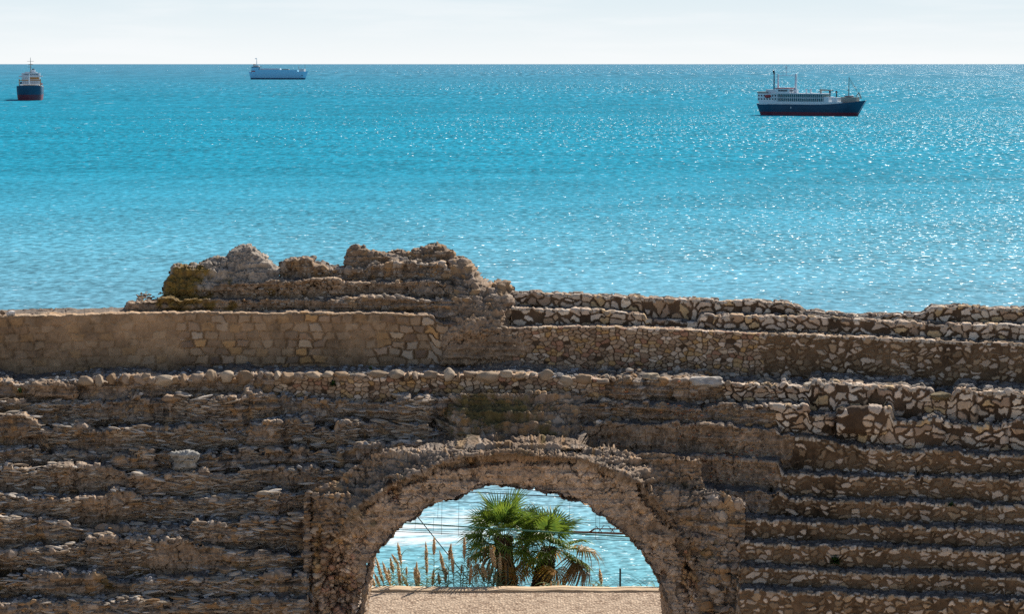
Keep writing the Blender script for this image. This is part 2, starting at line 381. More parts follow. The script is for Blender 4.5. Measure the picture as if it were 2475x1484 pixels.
def poly_sd(x, y, pts):
    """signed distance (inside positive) of sheet points to a traced outline"""
    p = np.array(pts, float); d = np.full(x.shape, 1e9); ins = np.zeros(x.shape, bool)
    for i in range(len(p)):
        ax, ay = p[i]; bx, by = p[(i + 1) % len(p)]; ex, ey = bx - ax, by - ay
        t = np.clip(((x - ax) * ex + (y - ay) * ey) / (ex * ex + ey * ey + 1e-9), 0, 1)
        d = np.minimum(d, (x - ax - t * ex) ** 2 + (y - ay - t * ey) ** 2)
        c = ((ay > y) != (by > y)) & (x < ex * (y - ay) / (by - ay + 1e-12) + ax); ins ^= c
    d = np.sqrt(d); return np.where(ins, d, -d)

def relief(name, pts, Yf, style, seed, thick=0.5, R=22, step=1.6, moss=None, amp=1.0, parent=None, mt=None, rag=4.0, yfun=None, shell=True):
    """a lump of masonry with a traced outline: its own distance, a rounded front and a back"""
    pa = np.array(pts); xs = np.arange(pa[:, 0].min() - 8, pa[:, 0].max() + 8, step); ys = np.arange(pa[:, 1].max() + 8, pa[:, 1].min() - 8, -step)
    gx, gy = np.meshgrid(xs, ys)
    q = np.stack([gx * 0.01, gx * 0 + seed, gy * 0.01], -1)
    d = poly_sd(gx, gy, pts) + rag * fbm(q, 6, 3, seed + 2)
    t = np.clip(1 - d / R, 0, 1.0); rec = thick * (1 - np.sqrt(np.clip(1 - t * t, 0, 1)))
    Y0 = Yf + 0 * gx if yfun is None else yfun(gx, gy)
    out = []
    for side in ((0, 1) if shell else (0,)):
        Y = Y0 + rec if side == 0 else Y0 + 2 * thick - rec
        G = np.stack(at(gx, gy, Y), -1); NN = normals(G); sg = -np.sign(NN[..., 1]); sg[sg == 0] = 1
        NN *= sg[..., None] * (1 if side == 0 else -1)
        P = G.reshape(-1, 3); st = np.full(len(P), style) if not callable(style) else style(gx, gy).ravel()
        h, col = masonry(P, P[:, 0], P[:, 2], st, seed)
        h = h + 0.09 * fbm(P, 1.6, 4, seed + 17) * amp
        if moss is not None: col = moss(P, gx.ravel(), gy.ravel(), col)
        edge = (t.ravel() < 0.999)
        P2 = P + NN.reshape(-1, 3) * (h * np.clip(1.1 - t.ravel() * 0.6, 0, 1))[:, None]
        ok = (d > 0); okq = ok[:-1, :-1] & ok[1:, :-1] & ok[:-1, 1:] & ok[1:, 1:]
        Q = grid_quads(len(ys), len(xs), okq)
        if side: Q = Q[:, ::-1]
        out.append((P2, Q, col))
    V = np.concatenate([o[0] for o in out]); Q = np.concatenate([out[0][1]] + ([out[1][1] + len(out[0][0])] if shell else []))
    Cc = np.concatenate([o[2] for o in out])
    return link(name, np_mesh(name, V, Q, Cc), mt or M_ST, parent)

def moss_at(blobs, seed, c=(.115, .075, .012)):
    def f(P, px, py, col):
        n = fbm(P, 2.4, 4, seed); n2 = fbm(P, 9, 3, seed + 1)
        m = 0
        for (bx, by, rx, ry, k) in blobs:
            m = np.maximum(m, k * np.exp(-(((px - bx) / rx) ** 2 + ((py - by) / ry) ** 2)))
        t = sst(0.25, 0.75, m + 0.40 * n + 0.22 * n2)
        g = np.array(c) * (1 + 0.5 * n2)[:, None]
        return mixc(col, np.clip(g, 0.004, 1), t * 0.9)
    return f
# ------------------------------------------------------------------ STRUCTURE: the ruin
GZ = 29.3                                            # level of the arena and of the gravel terrace
def add_rows(name_root, label, cat, out, names, loc, group=None, labels=None):
    root = empty(name_root, loc); tag(root, label, cat, group)
    for i, (V, Q, Cc) in enumerate(out):
        o = link(names[i] if isinstance(names, list) else names, np_mesh('row', V - np.array(loc), Q, Cc), M_ST, root)
        if labels and labels[i]: o['label'] = labels[i]
    return root

# --- left lower bank, much eroded
LT = [
 dict(T=[(-160, 1452), (740, 1455)], Y=52.3, style=4, wob=.06, blk=.5, b=747, jag=1.6),
 dict(T=[(-160, 1396), (150, 1392), (300, 1400), (740, 1396)], Y=52.9, style=4, wob=.07, blk=.8, b=747, jag=1.8),
 dict(T=[(-160, 1330), (40, 1336), (150, 1325), (240, 1306), (440, 1306), (520, 1330), (600, 1336), (740, 1336)], Y=53.5, style=lambda p: np.where(p < 230, 4, np.where(p < 560, 3, 4)), wob=.07, blk=.8, b=747, jag=1.8),
 dict(T=[(-160, 1258), (60, 1250), (120, 1270), (230, 1285), (320, 1272), (480, 1262), (600, 1262), (660, 1256), (740, 1256)], Y=54.1, style=4, wob=.07, blk=.8, b=747, jag=1.8),
 dict(T=[(-160, 1195), (100, 1200), (250, 1193), (360, 1197), (480, 1210), (600, 1204), (640, 1194), (737, 1193), (860, 1195)], Y=54.7, style=lambda p: np.where((p > 360) & (p < 590), 4, 3), wob=.06, blk=.8, b=1000, jag=1.6),
 dict(T=[(-160, 1134), (130, 1128), (220, 1124), (300, 1140), (400, 1146), (560, 1144), (740, 1132), (850, 1130), (900, 1122)], Y=55.3, style=3, wob=.06, blk=.7, b=900, jag=1.6),
 dict(T=[(-160, 1086), (90, 1086), (100, 1104), (400, 1092), (480, 1092), (740, 1088), (900, 1082), (980, 1075)], Y=55.9, style=4, wob=.06, blk=1, b=1070, jag=1.8),
 dict(T=[(-160, 1008), (92, 1010), (100, 1030), (300, 1036), (560, 1028), (820, 1030), (1045, 1032)], Y=56.5, style=4, wob=.06, blk=1.1, b=1092, jag=1.8),
 dict(T=[(-160, 966), (200, 972), (500, 962), (700, 950), (800, 966), (960, 975), (1060, 966)], Y=57.1, style=4, wob=.10, blk=1.1, b=1100, jag=1.8),
]
mossL = moss_at([(420, 14.5, 260, 99, .0)], 5)
def moss_low(P, px, v, col):
    n = fbm(P, 1.6, 4, 71); return mixc(col, C([.10, .065, .014]) * (1 + .4 * fbm(P, 8, 2, 72))[:, None], sst(.38, .62, n) * .75 * sst(1320, 1380, 1500 - (P[:, 2] - 32) * 120))
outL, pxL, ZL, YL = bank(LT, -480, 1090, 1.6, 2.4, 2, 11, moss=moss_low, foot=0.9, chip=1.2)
add_rows('seating_bank', 'collapsed rows of brown concrete and rubble seating left of the arch', 'ruin', outL, 'seat_row', (-7, 53, 30))

SCL = bank.last
# --- right lower bank, pale stones in mortar
def rs(px_lim, k=3): return lambda p: np.where(p < px_lim, k, 0)
RT = [
 dict(T=[(1785, 1428), (1901, 1432), (2474, 1455), (2640, 1462)], Y=52.9, style=5, a=1788),
 dict(T=[(1785, 1372), (1901, 1379), (2474, 1400), (2640, 1406)], Y=53.5, style=5, a=1788),
 dict(T=[(1785, 1308), (1901, 1319), (2474, 1337), (2640, 1342)], Y=54.1, style=5, a=1788),
 dict(T=[(1785, 1250), (1901, 1262), (2474, 1286), (2640, 1292)], Y=54.7, style=5, a=1788),
 dict(T=[(1690, 1182), (1880, 1192), (1901, 1206), (2474, 1226), (2640, 1232)], Y=55.3, style=lambda p: np.where(p < 1880, 3, 5), a=1690, wob=.04, blk=.3),
 dict(T=[(1590, 1108), (1700, 1106), (1880, 1122), (1892, 1148), (2474, 1160), (2640, 1165)], Y=55.9, style=lambda p: np.where(p < 1885, 3, 5), a=1400, wob=.05),
 dict(T=[(1425, 1030), (1450, 1022), (1735, 1025), (1872, 1036), (1886, 1049), (1944, 1053), (2034, 1067), (2110, 1086), (2195, 1091), (2474, 1103), (2640, 1110)], Y=56.5, style=lambda p: np.where(p < 1885, 3, 5), a=1402, wob=.06, blk=.4, jag=1.6),
 dict(T=[(1400, 980), (1500, 966), (1600, 972), (1700, 990), (1757, 981), (1900, 977), (1950, 985), (1956, 1004), (2020, 1006), (2026, 990), (2150, 990), (2158, 1022), (2225, 1024), (2236, 1014), (2357, 1030), (2420, 1036), (2429, 1024), (2474, 1017), (2640, 1022)], Y=57.1, style=rs(1870, 4), a=1395, wob=.06, blk=.8, jag=2),
 dict(T=[(1380, 930), (1440, 926), (1480, 918), (1560, 916), (1700, 926), (1760, 922), (1843, 925), (1900, 930), (1905, 938), (1955, 941), (1962, 926), (2100, 929), (2250, 934), (2258, 958), (2300, 964), (2315, 942), (2474, 949), (2640, 956)], Y=57.7, style=lambda p: np.where(p < 1790, 4, 0), a=1405, wob=.08, blk=.7, jag=1.6),
]
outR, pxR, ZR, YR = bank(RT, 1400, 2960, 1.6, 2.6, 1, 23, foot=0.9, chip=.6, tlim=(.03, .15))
add_rows('stepped_seating', 'curved stone seating steps with pale stones set in brown mortar right of the arch', 'ruin', outR, 'seat_row', (8, 53, 30))

SCR = bank.last
# --- low coping wall that runs over the arch
CT_ = [dict(T=[(-200, 925), (0, 925), (60, 930), (150, 928), (185, 925), (300, 916), (420, 917), (480, 911), (760, 912), (800, 910), (951, 909), (1245, 908), (1300, 912), (1371, 914), (1463, 921), (1480, 925)], Y=57.7,
            style=lambda p: np.where(p < 640, 4, 1), b=1462, out=.9, wob=.05, jag=2)]
def walk_moss(P, px, v, col): return col
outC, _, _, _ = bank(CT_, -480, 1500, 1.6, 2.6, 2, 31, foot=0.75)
SCC = bank.last
root = empty('coping_wall', (0, 57, 36)); tag(root, 'low wall of round cobbles running along the walkway above the arch', 'wall')
link('wall_body', np_mesh('wall_body', outC[0][0] - C([0, 57, 36]), outC[0][1], outC[0][2]), M_ST, root)
COPING = root

# --- podium wall
def wst(p): return np.where(p < 1235, 2, np.where(p < 1822, 1, 5))
WT = [dict(T=[(-200, 764), (100, 765), (200, 762), (300, 758), (900, 758), (1045, 766), (1052, 778), (1075, 786), (1150, 782), (1245, 796), (1290, 794), (1478, 794), (1612, 798), (1800, 808), (2046, 816), (2270, 827), (2474, 834), (2640, 842)],
           Y=59.5, style=wst, wob=.02, jag=1.3, lean=.04)]
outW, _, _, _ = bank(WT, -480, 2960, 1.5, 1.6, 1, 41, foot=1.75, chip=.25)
o = link('podium_wall', np_mesh('podium_wall', *outW[0]), M_ST)
tag(o, 'long tall stone wall running the full width behind the shaded walkway', 'wall')

# --- upper right tiers
VT = [
 dict(T=[(1236, 745), (1491, 754), (1554, 764), (1561, 776), (1686, 779), (1694, 764), (1901, 767), (2046, 773), (2219, 784), (2474, 788), (2640, 795)], Y=60.25, style=0, wob=.02, jag=1.2, a=1236),
 dict(T=[(1236, 708), (1395, 712), (1478, 718), (1559, 722), (1720, 728), (1875, 732), (1910, 735), (1930, 742), (1942, 754), (2059, 762), (2178, 764), (2225, 760), (2251, 743), (2336, 744), (2474, 750), (2640, 755)], Y=60.9, style=0, wob=.02, jag=1.3, a=1236),
]
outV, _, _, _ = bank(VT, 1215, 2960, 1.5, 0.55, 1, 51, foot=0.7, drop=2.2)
add_rows('upper_terrace', 'two upper stone tiers of pale rubble against the sea on the right', 'ruin', outV, 'seat_row', (8, 58, 36))

# --- upper left mound
UT = [
 dict(T=[(285, 764), (296, 754), (314, 733), (388, 725), (588, 725), (596, 726), (761, 724), (880, 719), (948, 721), (1068, 727), (1150, 735)], Y=60.2, style=lambda p: np.where(p < 760, 3, 4), wob=.08, a=292, b=1160, jag=1.3),
 dict(T=[(285, 764), (380, 730), (398, 705), (485, 692), (525, 688), (669, 677), (780, 677), (888, 682), (1040, 678), (1120, 690), (1160, 700)], Y=60.8, style=3, wob=.05, blk=.3, a=395, b=1150, jag=1.3),
 dict(T=[(285, 764), (395, 705), (480, 690), (640, 672), (676, 650), (684, 636), (740, 631), (780, 640), (800, 652), (880, 648), (900, 643), (1000, 640), (1076, 638), (1140, 660), (1160, 700)], Y=61.4, style=4, wob=.06, blk=.5, a=676, b=1140, jag=1.5),
]
mossU = lambda P, px, v, col: mixc(col, C([.15, .088, .010]) * (1 + .5 * fbm(P, 9, 2, 62))[:, None], sst(.35, .6, fbm(P, 2.2, 4, 61) * .5 + .85 * np.exp(-((px - 450) / 100) ** 2)) * .85 * (px < 760))
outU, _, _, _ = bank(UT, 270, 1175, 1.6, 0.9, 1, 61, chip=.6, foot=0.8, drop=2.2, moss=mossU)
SCU = bank.last
mound = add_rows('masonry_mound', 'broken mound of stacked seating and rubble with two jagged peaks at upper left', 'ruin', outU, 'seat_row', (-5, 60, 36))
def rel_child(o, root):
    """parent keeping place"""
    o.parent = root; o.matrix_parent_inverse = Matrix.Translation(-Vector(root.location)); return o
peak = [(389, 722), (392, 699), (396, 680), (410, 653), (418, 635), (449, 636), (478, 637), (501, 624), (525, 617), (545, 617), (559, 600), (578, 591), (605, 591), (622, 603), (646, 619), (670, 643), (677, 653), (680, 690), (560, 700), (480, 722)]
o = relief('peak_rock', peak, 61.0, 3, 71, thick=.55, R=20, amp=.9, rag=3.5, yfun=lambda x, y: 60.75 + (700 - y) * 0.009,
           moss=lambda P, x, y, c: moss_at([(440, 690, 70, 50, 1.1), (485, 650, 35, 22, .8), (540, 615, 25, 14, .4)], 72, c=(.17, .10, .012))(P, x, y, c.mean(1, keepdims=True) * C([1.38, 1.14, .92]) + .015)); rel_child(o, mound); o['label'] = 'peaked grey rock with ochre moss'
top = [(836, 660), (836, 612), (845, 598), (864, 591), (880, 595), (896, 603), (929, 604), (950, 606), (973, 600), (995, 607), (1020, 597), (1040, 590), (1056, 588), (1072, 594), (1080, 604), (1092, 615), (1128, 627), (1150, 648), (1150, 690), (1000, 665)]
o = relief('top_rubble', top, 61.9, 4, 73, thick=.45, R=14, amp=.9, rag=3.5, yfun=lambda x, y: 61.6 + (660 - y) * 0.006); rel_child(o, mound)
mass = [(1072, 640), (1092, 617), (1128, 628), (1150, 648), (1177, 679), (1190, 683), (1205, 676), (1224, 680), (1238, 691), (1246, 723), (1239, 744), (1234, 778), (1250, 800), (1215, 815), (1150, 830), (1090, 810), (1065, 760), (1075, 700)]
o = relief('collapsed_end', mass, 60.0, lambda x, y: np.where(y < 740, 4, 3), 75, thick=.9, R=34, amp=1.3, rag=4, yfun=lambda x, y: 59.05 + (800 - y) * 0.0125 + np.maximum(1130 - x, 0) * .010); rel_child(o, mound)
bulge = [(1085, 790), (1100, 783), (1140, 785), (1180, 774), (1205, 779), (1238, 790), (1262, 798), (1300, 830), (1280, 880), (1150, 893), (1060, 885), (1060, 820)]
# ------------------------------------------------------------------ the arch
ARCH = [(850, 1580), (862, 1520), (866, 1484), (874, 1440), (889, 1371), (908, 1340), (928, 1316), (943, 1295), (978, 1266), (1007, 1246), (1041, 1223), (1081, 1208), (1133, 1190), (1149, 1183), (1165, 1180), (1176, 1173), (1210, 1174), (1243, 1177), (1267, 1184), (1291, 1178), (1310, 1187), (1356, 1194), (1361, 1203), (1392, 1209), (1419, 1221), (1440, 1243), (1460, 1251), (1479, 1266), (1494, 1282), (1528, 1309), (1557, 1345), (1569, 1366), (1587, 1389), (1602, 1421), (1616, 1454), (1626, 1484), (1636, 1520), (1640, 1580)]
EXT = [(742, 1560), (752, 1440), (790, 1330), (850, 1235), (940, 1172), (1000, 1148), (1060, 1122), (1130, 1106), (1245, 1100), (1330, 1102), (1400, 1112), (1480, 1135), (1545, 1168), (1600, 1230), (1645, 1300), (1680, 1370), (1700, 1440), (1706, 1560)]
xs = np.arange(728, 1806, 1.5); ys = np.concatenate([np.arange(1560, 1098, -1.5), np.arange(1098, 1052, -.3), np.arange(1052, 950, -1.0)]); gx, gy = np.meshgrid(xs, ys)
q = np.stack([gx * .01, gx * 0, gy * .01], -1)
din = poly_sd(gx, gy, ARCH); dex = poly_sd(gx, gy, EXT)
Yb = interp([(0, 0), (1, 0)], gx) + np.interp(gy, [955, 1000, 1055, 1070, 1084, 1092, 1112, 1200, 1560], [56.85, 56.4, 55.85, 54.9, 53.9, 53.65, 53.5, 53.2, 52.9])
# spandrels keep back of the ring, the ring's rib stands proud, the ring face slopes in to the opening
Yg = Yb + 0.0
rib = np.exp(-((dex + 2 + 3 * fbm(q, 2, 2, 7)) / 9.0) ** 2)
Yg = Yg - 0.13 * rib * (gy > 1090) + .30 * np.exp(-((dex - 14 + 4 * fbm(q, 3, 2, 8)) / 6.0) ** 2) * (gy > 1090) * (fbm(q, 1.0, 2, 6) > -.35)
inside = sst(2, 22, dex)
Yg = Yg + inside * (0.16 + 0.0028 * np.clip(dex, 0, 110)) * (gy > 1095)
Yg = Yg + 0.10 * sst(0, 14, -dex) * sst(1110, 1130, gy)
# hollows: exposed core in the left jamb, pockets in the ring
hol = 0
for (hx, hy, rx, ry, k) in [(812, 1400, 44, 95, .75), (835, 1448, 40, 50, .5), (770, 1330, 16, 60, .30), (945, 1185, 16, 26, .35), (955, 1200, 12, 20, .3), (868, 1305, 22, 22, .25), (1140, 1118, 12, 9, .3), (1665, 1400, 22, 70, .45), (1552, 1242, 14, 10, .2), (1140, 1150, 16, 10, .2), (1330, 1170, 30, 10, .15), (752, 1290, 7, 200, .35), (1418, 1010, 14, 70, .5), (1440, 1075, 24, 12, .4), (1580, 1330, 10, 18, .2), (1600, 1385, 14, 8, .2)]:
    hol = np.maximum(hol, k * np.exp(-(((gx - hx) / rx) ** 2 + ((gy - hy) / ry) ** 2) ** 1.5))
Yg = Yg + hol * (1 + .5 * fbm(q, 7, 3, 9))
# right pier and the strips of eroded courses on the spandrels
Yg = Yg + 0.6 * sst(-1250, -1115, -gy) * sst(4, 60, -dex) * (gy > 1085)
Yg = Yg - 0.14 * sst(1696, 1706, gx) * (gy > 1190) - .12 * np.clip((gx - 1706) / 70, 0, 1)
Yg = Yg + (0.12 * np.clip((gy - 1110) % 62 / 62, 0, 1) - .1) * sst(1480, 1560, gx) * (dex < -8) * (gx < 1700)
Yg = Yg + sst(-1096, -1072, -gy) * (1.1 * (1 - sst(1040, 1125, gx)) + .9 * sst(1392, 1436, gx))
lump = 0.13 * fbm(q, .8, 3, 19) * (gy < 1085) + (0.10 * fbm(q, 1.6, 4, 20) + .05 * fbm(q, 5, 3, 21)) * (gy >= 1085)
Yg = Yg + lump
G = np.stack(at(gx, gy, Yg), -1); NN = normals(G); NN *= -np.sign(NN[..., 1])[..., None]
P = G.reshape(-1, 3)
core = (hol > .12) & (gy > 1080)
st = np.where(core, 1, np.where(gy < 1085, 4, np.where((gx > 1706) | (gx < 850) & (dex < 0), 4, 3))).ravel()
st = np.where((gx.ravel() > 1640) & (gy.ravel() > 1200) & (dex.ravel() < 0), 4, st)
h, col = masonry(P, P[:, 0], P[:, 2], st, 81)
n_ = fbm(P, 1.2, 3, 83)
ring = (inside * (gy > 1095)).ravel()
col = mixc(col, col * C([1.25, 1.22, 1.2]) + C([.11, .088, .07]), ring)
col = mixc(col, C([.25, .14, .06]) + 0 * P, sst(.15, .6, n_ + .6 * rib.ravel() - .45) * .25 * (gy.ravel() > 1085))
mo = moss_at([(1200, 985, 170, 50, .75), (1110, 1000, 60, 60, .7), (1330, 1045, 60, 20, .5)], 85, c=(.095, .076, .028))(P, gx.ravel(), gy.ravel(), col)
col = mo
P2 = P + NN.reshape(-1, 3) * (h * (1.2 - (gy.ravel() < 1085) * .1))[:, None]
rag = din + 2.5 * fbm(q, 5, 3, 87)
RB = [(736, 1570), (733, 1196), (800, 1168), (880, 1112), (960, 1078), (1015, 1060), (1030, 1040), (1036, 952), (1440, 952), (1444, 1020), (1446, 1072), (1500, 1090), (1600, 1098), (1692, 1104), (1702, 1175), (1800, 1215), (1802, 1570)]
dout = poly_sd(gx, gy, RB) + 3 * fbm(q, 4, 3, 88)
ok = (rag < 0) & (dout > 0)
okq = ok[:-1, :-1] & ok[1:, :-1] & ok[:-1, 1:] & ok[1:, 1:]
qc = (slice(None, -1), slice(None, -1))
ringq = okq & (dex[qc] > 0) & (gy[qc] > 1085); slopeq = okq & (gy[qc] <= 1085); spq = okq & ~ringq & ~slopeq
A0 = C([0, 53, 30.]); arch = empty('stone_arch', tuple(A0)); tag(arch, 'wide rough stone arch with the palms and the sea behind it', 'arch')
for nm, mk in (('arch_ring', ringq), ('spandrel', spq), ('mossy_slope', slopeq)):
    link(nm, np_mesh(nm, P2 - A0, grid_quads(len(ys), len(xs), mk), col), M_ST, arch)
# tunnel vault: the traced opening carried back in true size
def densify(pts, d=3.0):
    out = []
    for (a, b) in zip(pts[:-1], pts[1:]):
        n = max(1, int(math.hypot(b[0] - a[0], b[1] - a[1]) / d))
        out += [(a[0] + (b[0] - a[0]) * k / n, a[1] + (b[1] - a[1]) * k / n) for k in range(n)]
    return np.array(out + [pts[-1]])
ap = densify(ARCH); Yv = np.interp(ap[:, 1], [1112, 1200, 1560], [53.5, 53.2, 52.9]) + .3
vx, vy, vz = at(ap[:, 0], ap[:, 1], Yv)
m_ = len(vx) // 2
low = np.array([GZ - .3])
vx = np.concatenate([[vx[0]] * 40, vx, [vx[-1]] * 40]); vz = np.concatenate([np.linspace(GZ - .2, vz[0], 41)[:-1], vz, np.linspace(vz[-1], GZ - .2, 41)[1:]])
Yv = np.concatenate([[Yv[0]] * 40, Yv, [Yv[-1]] * 40])
nd = 150; dep = np.linspace(0, 1, nd)[:, None]; YE = 59.3
G = np.stack([vx[None, :] + 0 * dep, Yv[None, :] + (YE - Yv[None, :]) * dep - 0.0, vz[None, :] + 0 * dep], -1)
NN = normals(G); ctr = C([(vx[0] + vx[-1]) / 2, 56, 31.5]); sg = np.sign(((ctr - G) * NN).sum(-1)); NN *= np.where(sg == 0, 1, sg)[..., None]
P = G.reshape(-1, 3); al = np.cumsum(np.concatenate([[0], np.hypot(np.diff(vx), np.diff(vz))]))
h, col = masonry(P, P[:, 1], np.tile(al, nd), np.full(len(P), 4), 91)
col = col * 1.1
link('tunnel_vault', np_mesh('tunnel_vault', P + NN.reshape(-1, 3) * (h * .6)[:, None] - A0, grid_quads(nd, len(vx)).reshape(-1, 4), col), M_ST, arch)
o = relief('wall_bulge', bulge, 58.9, 3, 77, thick=.5, R=30, amp=.8, rag=4, yfun=lambda x, y: 59.15 + 0 * x); rel_child(o, mound)

# ------------------------------------------------------------------ ground, sea
def sheet(name, xs, ys, zf, m, kind='structure'):
    gx, gy = np.meshgrid(np.array(xs, float), np.array(ys, float)); z = zf(gx, gy) + 0 * gx
    o = link(name, np_mesh(name, np.stack([gx, gy, z], -1).reshape(-1, 3), grid_quads(len(ys), len(xs)).reshape(-1, 4)), m)
    o['kind'] = kind; return o
M_SAND = mottled('arena_sand', (0.58, 0.43, 0.28), .15, .4, .95, .3, .01)
M_GRAV = mat('gravel', (.5, .42, .35), .95, .2); g = N(M_GRAV)
tc = g.n('ShaderNodeTexCoord').outputs['Object']
vo = g.n('ShaderNodeTexVoronoi'); vo.inputs['Scale'].default_value = 13; g.l(tc, vo.inputs['Vector'])
vr = g.n('ShaderNodeSeparateColor'); g.l(vo.outputs['Color'], vr.inputs[0])
big_ = g.noise(tc, 2.0, 4)
c1 = g.mix(g.rng(vr.outputs[0], 0, 1, 0, 1), (.17, .10, .06), (.74, .57, .42))
c1 = g.mix(g.rng(vo.outputs['Distance'], .25, .6, 0, .6), c1, (.20, .14, .10))
g.l(g.mix(g.rng(big_, .35, .65, 0, .5), c1, (.50, .39, .29)), g.b.inputs['Base Color'])
bp = g.n('ShaderNodeBump'); bp.inputs['Strength'].default_value = 1; bp.inputs['Distance'].default_value = .05; bp.invert = True
g.l(vo.outputs['Distance'], bp.inputs['Height']); g.l(bp.outputs[0], g.b.inputs['Normal'])
sheet('arena_ground', np.linspace(-90, 90, 19), np.linspace(-60, 52, 17), lambda x, y: GZ - .05, M_SAND)
sheet('gravel_terrace', np.linspace(-90, 90, 181), np.linspace(52, 68, 41), lambda x, y: GZ + 0 * x, M_GRAV)
M_HILL = mottled('scrub_slope', (.16, .13, .07), .35, .3, .95, .5, .05)
sheet('hillside', np.linspace(-260, 260, 60), [68.3, 69, 72, 80, 95, 120, 150], lambda x, y: np.interp(y, [68.3, 69, 72, 80, 95, 120, 150], [GZ - .3, GZ - 1.2, GZ - 3, 14, 3.5, -1.0, -6]), M_HILL)
hump = [(1085, 916), (1120, 897), (1180, 880), (1255, 869), (1330, 875), (1400, 888), (1470, 905), (1490, 920), (1300, 925), (1100, 925)]
o = relief('walkway_hump', hump, 58.6, 3, 78, thick=.25, R=10, amp=.4, rag=2, yfun=lambda x, y: 58.15 + (915 - y) * .022 + 0 * x, step=1.2); rel_child(o, COPING)
M_KERB = mottled('kerb_stone', (.55, .40, .26), .2, 3, .9, .4, .01)

M_SEA = mat('sea_water', (0, .2, .3), .3, .5); g = N(M_SEA); b = g.b
pos = g.n('ShaderNodeNewGeometry').outputs['Position']
sp = g.n('ShaderNodeSeparateXYZ'); g.l(pos, sp.inputs[0]); Yp = sp.outputs[1]; Xp = sp.outputs[0]
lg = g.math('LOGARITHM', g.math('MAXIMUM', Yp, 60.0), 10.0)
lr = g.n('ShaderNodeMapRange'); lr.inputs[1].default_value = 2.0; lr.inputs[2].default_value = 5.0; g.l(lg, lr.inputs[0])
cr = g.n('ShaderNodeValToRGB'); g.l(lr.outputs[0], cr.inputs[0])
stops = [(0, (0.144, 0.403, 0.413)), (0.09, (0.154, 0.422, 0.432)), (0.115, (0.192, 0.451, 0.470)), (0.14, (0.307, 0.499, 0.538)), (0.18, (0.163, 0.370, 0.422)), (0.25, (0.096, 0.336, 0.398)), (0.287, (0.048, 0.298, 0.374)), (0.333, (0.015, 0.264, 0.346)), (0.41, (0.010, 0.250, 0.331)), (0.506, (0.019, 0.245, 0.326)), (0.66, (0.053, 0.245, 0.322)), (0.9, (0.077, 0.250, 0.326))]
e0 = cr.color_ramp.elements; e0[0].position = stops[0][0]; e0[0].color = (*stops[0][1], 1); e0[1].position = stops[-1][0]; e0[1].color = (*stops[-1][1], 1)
for p_, c_ in stops[1:-1]:
    e = e0.new(p_); e.color = (*c_, 1)
# wave fields of several sizes, each used over the distances where that size reads
def field(sx, sy, det=3, rg=.6, ds=.4): return g.noise(g.scale(pos, (1 / sx, 1 / sy, .3)), 1.0, det, rg, ds)
n_near = field(1.1, .8, 4); n_mid = field(2.4, 4.0, 4, .68); n_far = field(3.6, 15, 4, .68); n_vfar = field(7.5, 85, 4, .68); n_hor = field(26, 700, 4, .65)
def ramp_band(a, b): return g.rng(lg, math.log10(a), math.log10(b), 0, 1)
w = g.mix(ramp_band(250, 600), n_near, n_mid); w = g.mix(ramp_band(600, 1500), w, n_far); w = g.mix(ramp_band(1700, 4200), w, n_vfar); w = g.mix(ramp_band(5000, 12000), w, n_hor)
patch = field(90, 60, 3, .55, .8); patch2 = field(500, 420, 3, .5, .5)
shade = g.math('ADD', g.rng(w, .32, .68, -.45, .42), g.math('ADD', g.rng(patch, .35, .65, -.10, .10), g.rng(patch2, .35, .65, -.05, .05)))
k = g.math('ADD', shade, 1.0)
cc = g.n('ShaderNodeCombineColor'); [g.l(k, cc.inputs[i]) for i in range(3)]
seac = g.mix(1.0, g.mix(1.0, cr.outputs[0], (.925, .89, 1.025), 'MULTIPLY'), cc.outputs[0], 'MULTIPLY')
# white flecks, part whitecap and part painted sun sparkle; shore foam
tiny = g.mix(ramp_band(900, 2200), field(4.2, 4, 3, .6, .2), field(12, 60, 3, .6, .2))
cap = g.math('MULTIPLY', g.rng(tiny, .60, .68, 0, 1), g.rng(w, .5, .62, 0, 1))
fo = field(7, 2.6, 6, .68, .8)
band = g.math('MULTIPLY', g.rng(Yp, 206, 216, 0, 1), g.rng(Yp, 244, 228, 0, 1))
band = g.math('MULTIPLY', band, g.rng(Xp, 12, -6, .35, 1))
foam = g.math('MULTIPLY', g.rng(g.math('ADD', fo, g.math('MULTIPLY', g.math('SUBTRACT', band, 1.0), .55)), .38, .64, 0, .8), 1.0)
cmb = g.math('MAXIMUM', g.math('MULTIPLY', cap, .5), foam, True)
dif = g.n('ShaderNodeBsdfDiffuse'); glo = g.n('ShaderNodeBsdfGlossy'); mxs = g.n('ShaderNodeMixShader')
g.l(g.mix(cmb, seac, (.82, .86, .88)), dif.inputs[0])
rr = g.math('ADD', .27, g.math('MULTIPLY', cmb, .6)); g.l(rr, glo.inputs['Roughness']); g.l(g.rng(lg, 2.3, 3.1, .020, .037), mxs.inputs[0])
g.l(dif.outputs[0], mxs.inputs[1]); g.l(glo.outputs[0], mxs.inputs[2]); g.l(mxs.outputs[0], g.t.nodes['Material Output'].inputs[0])
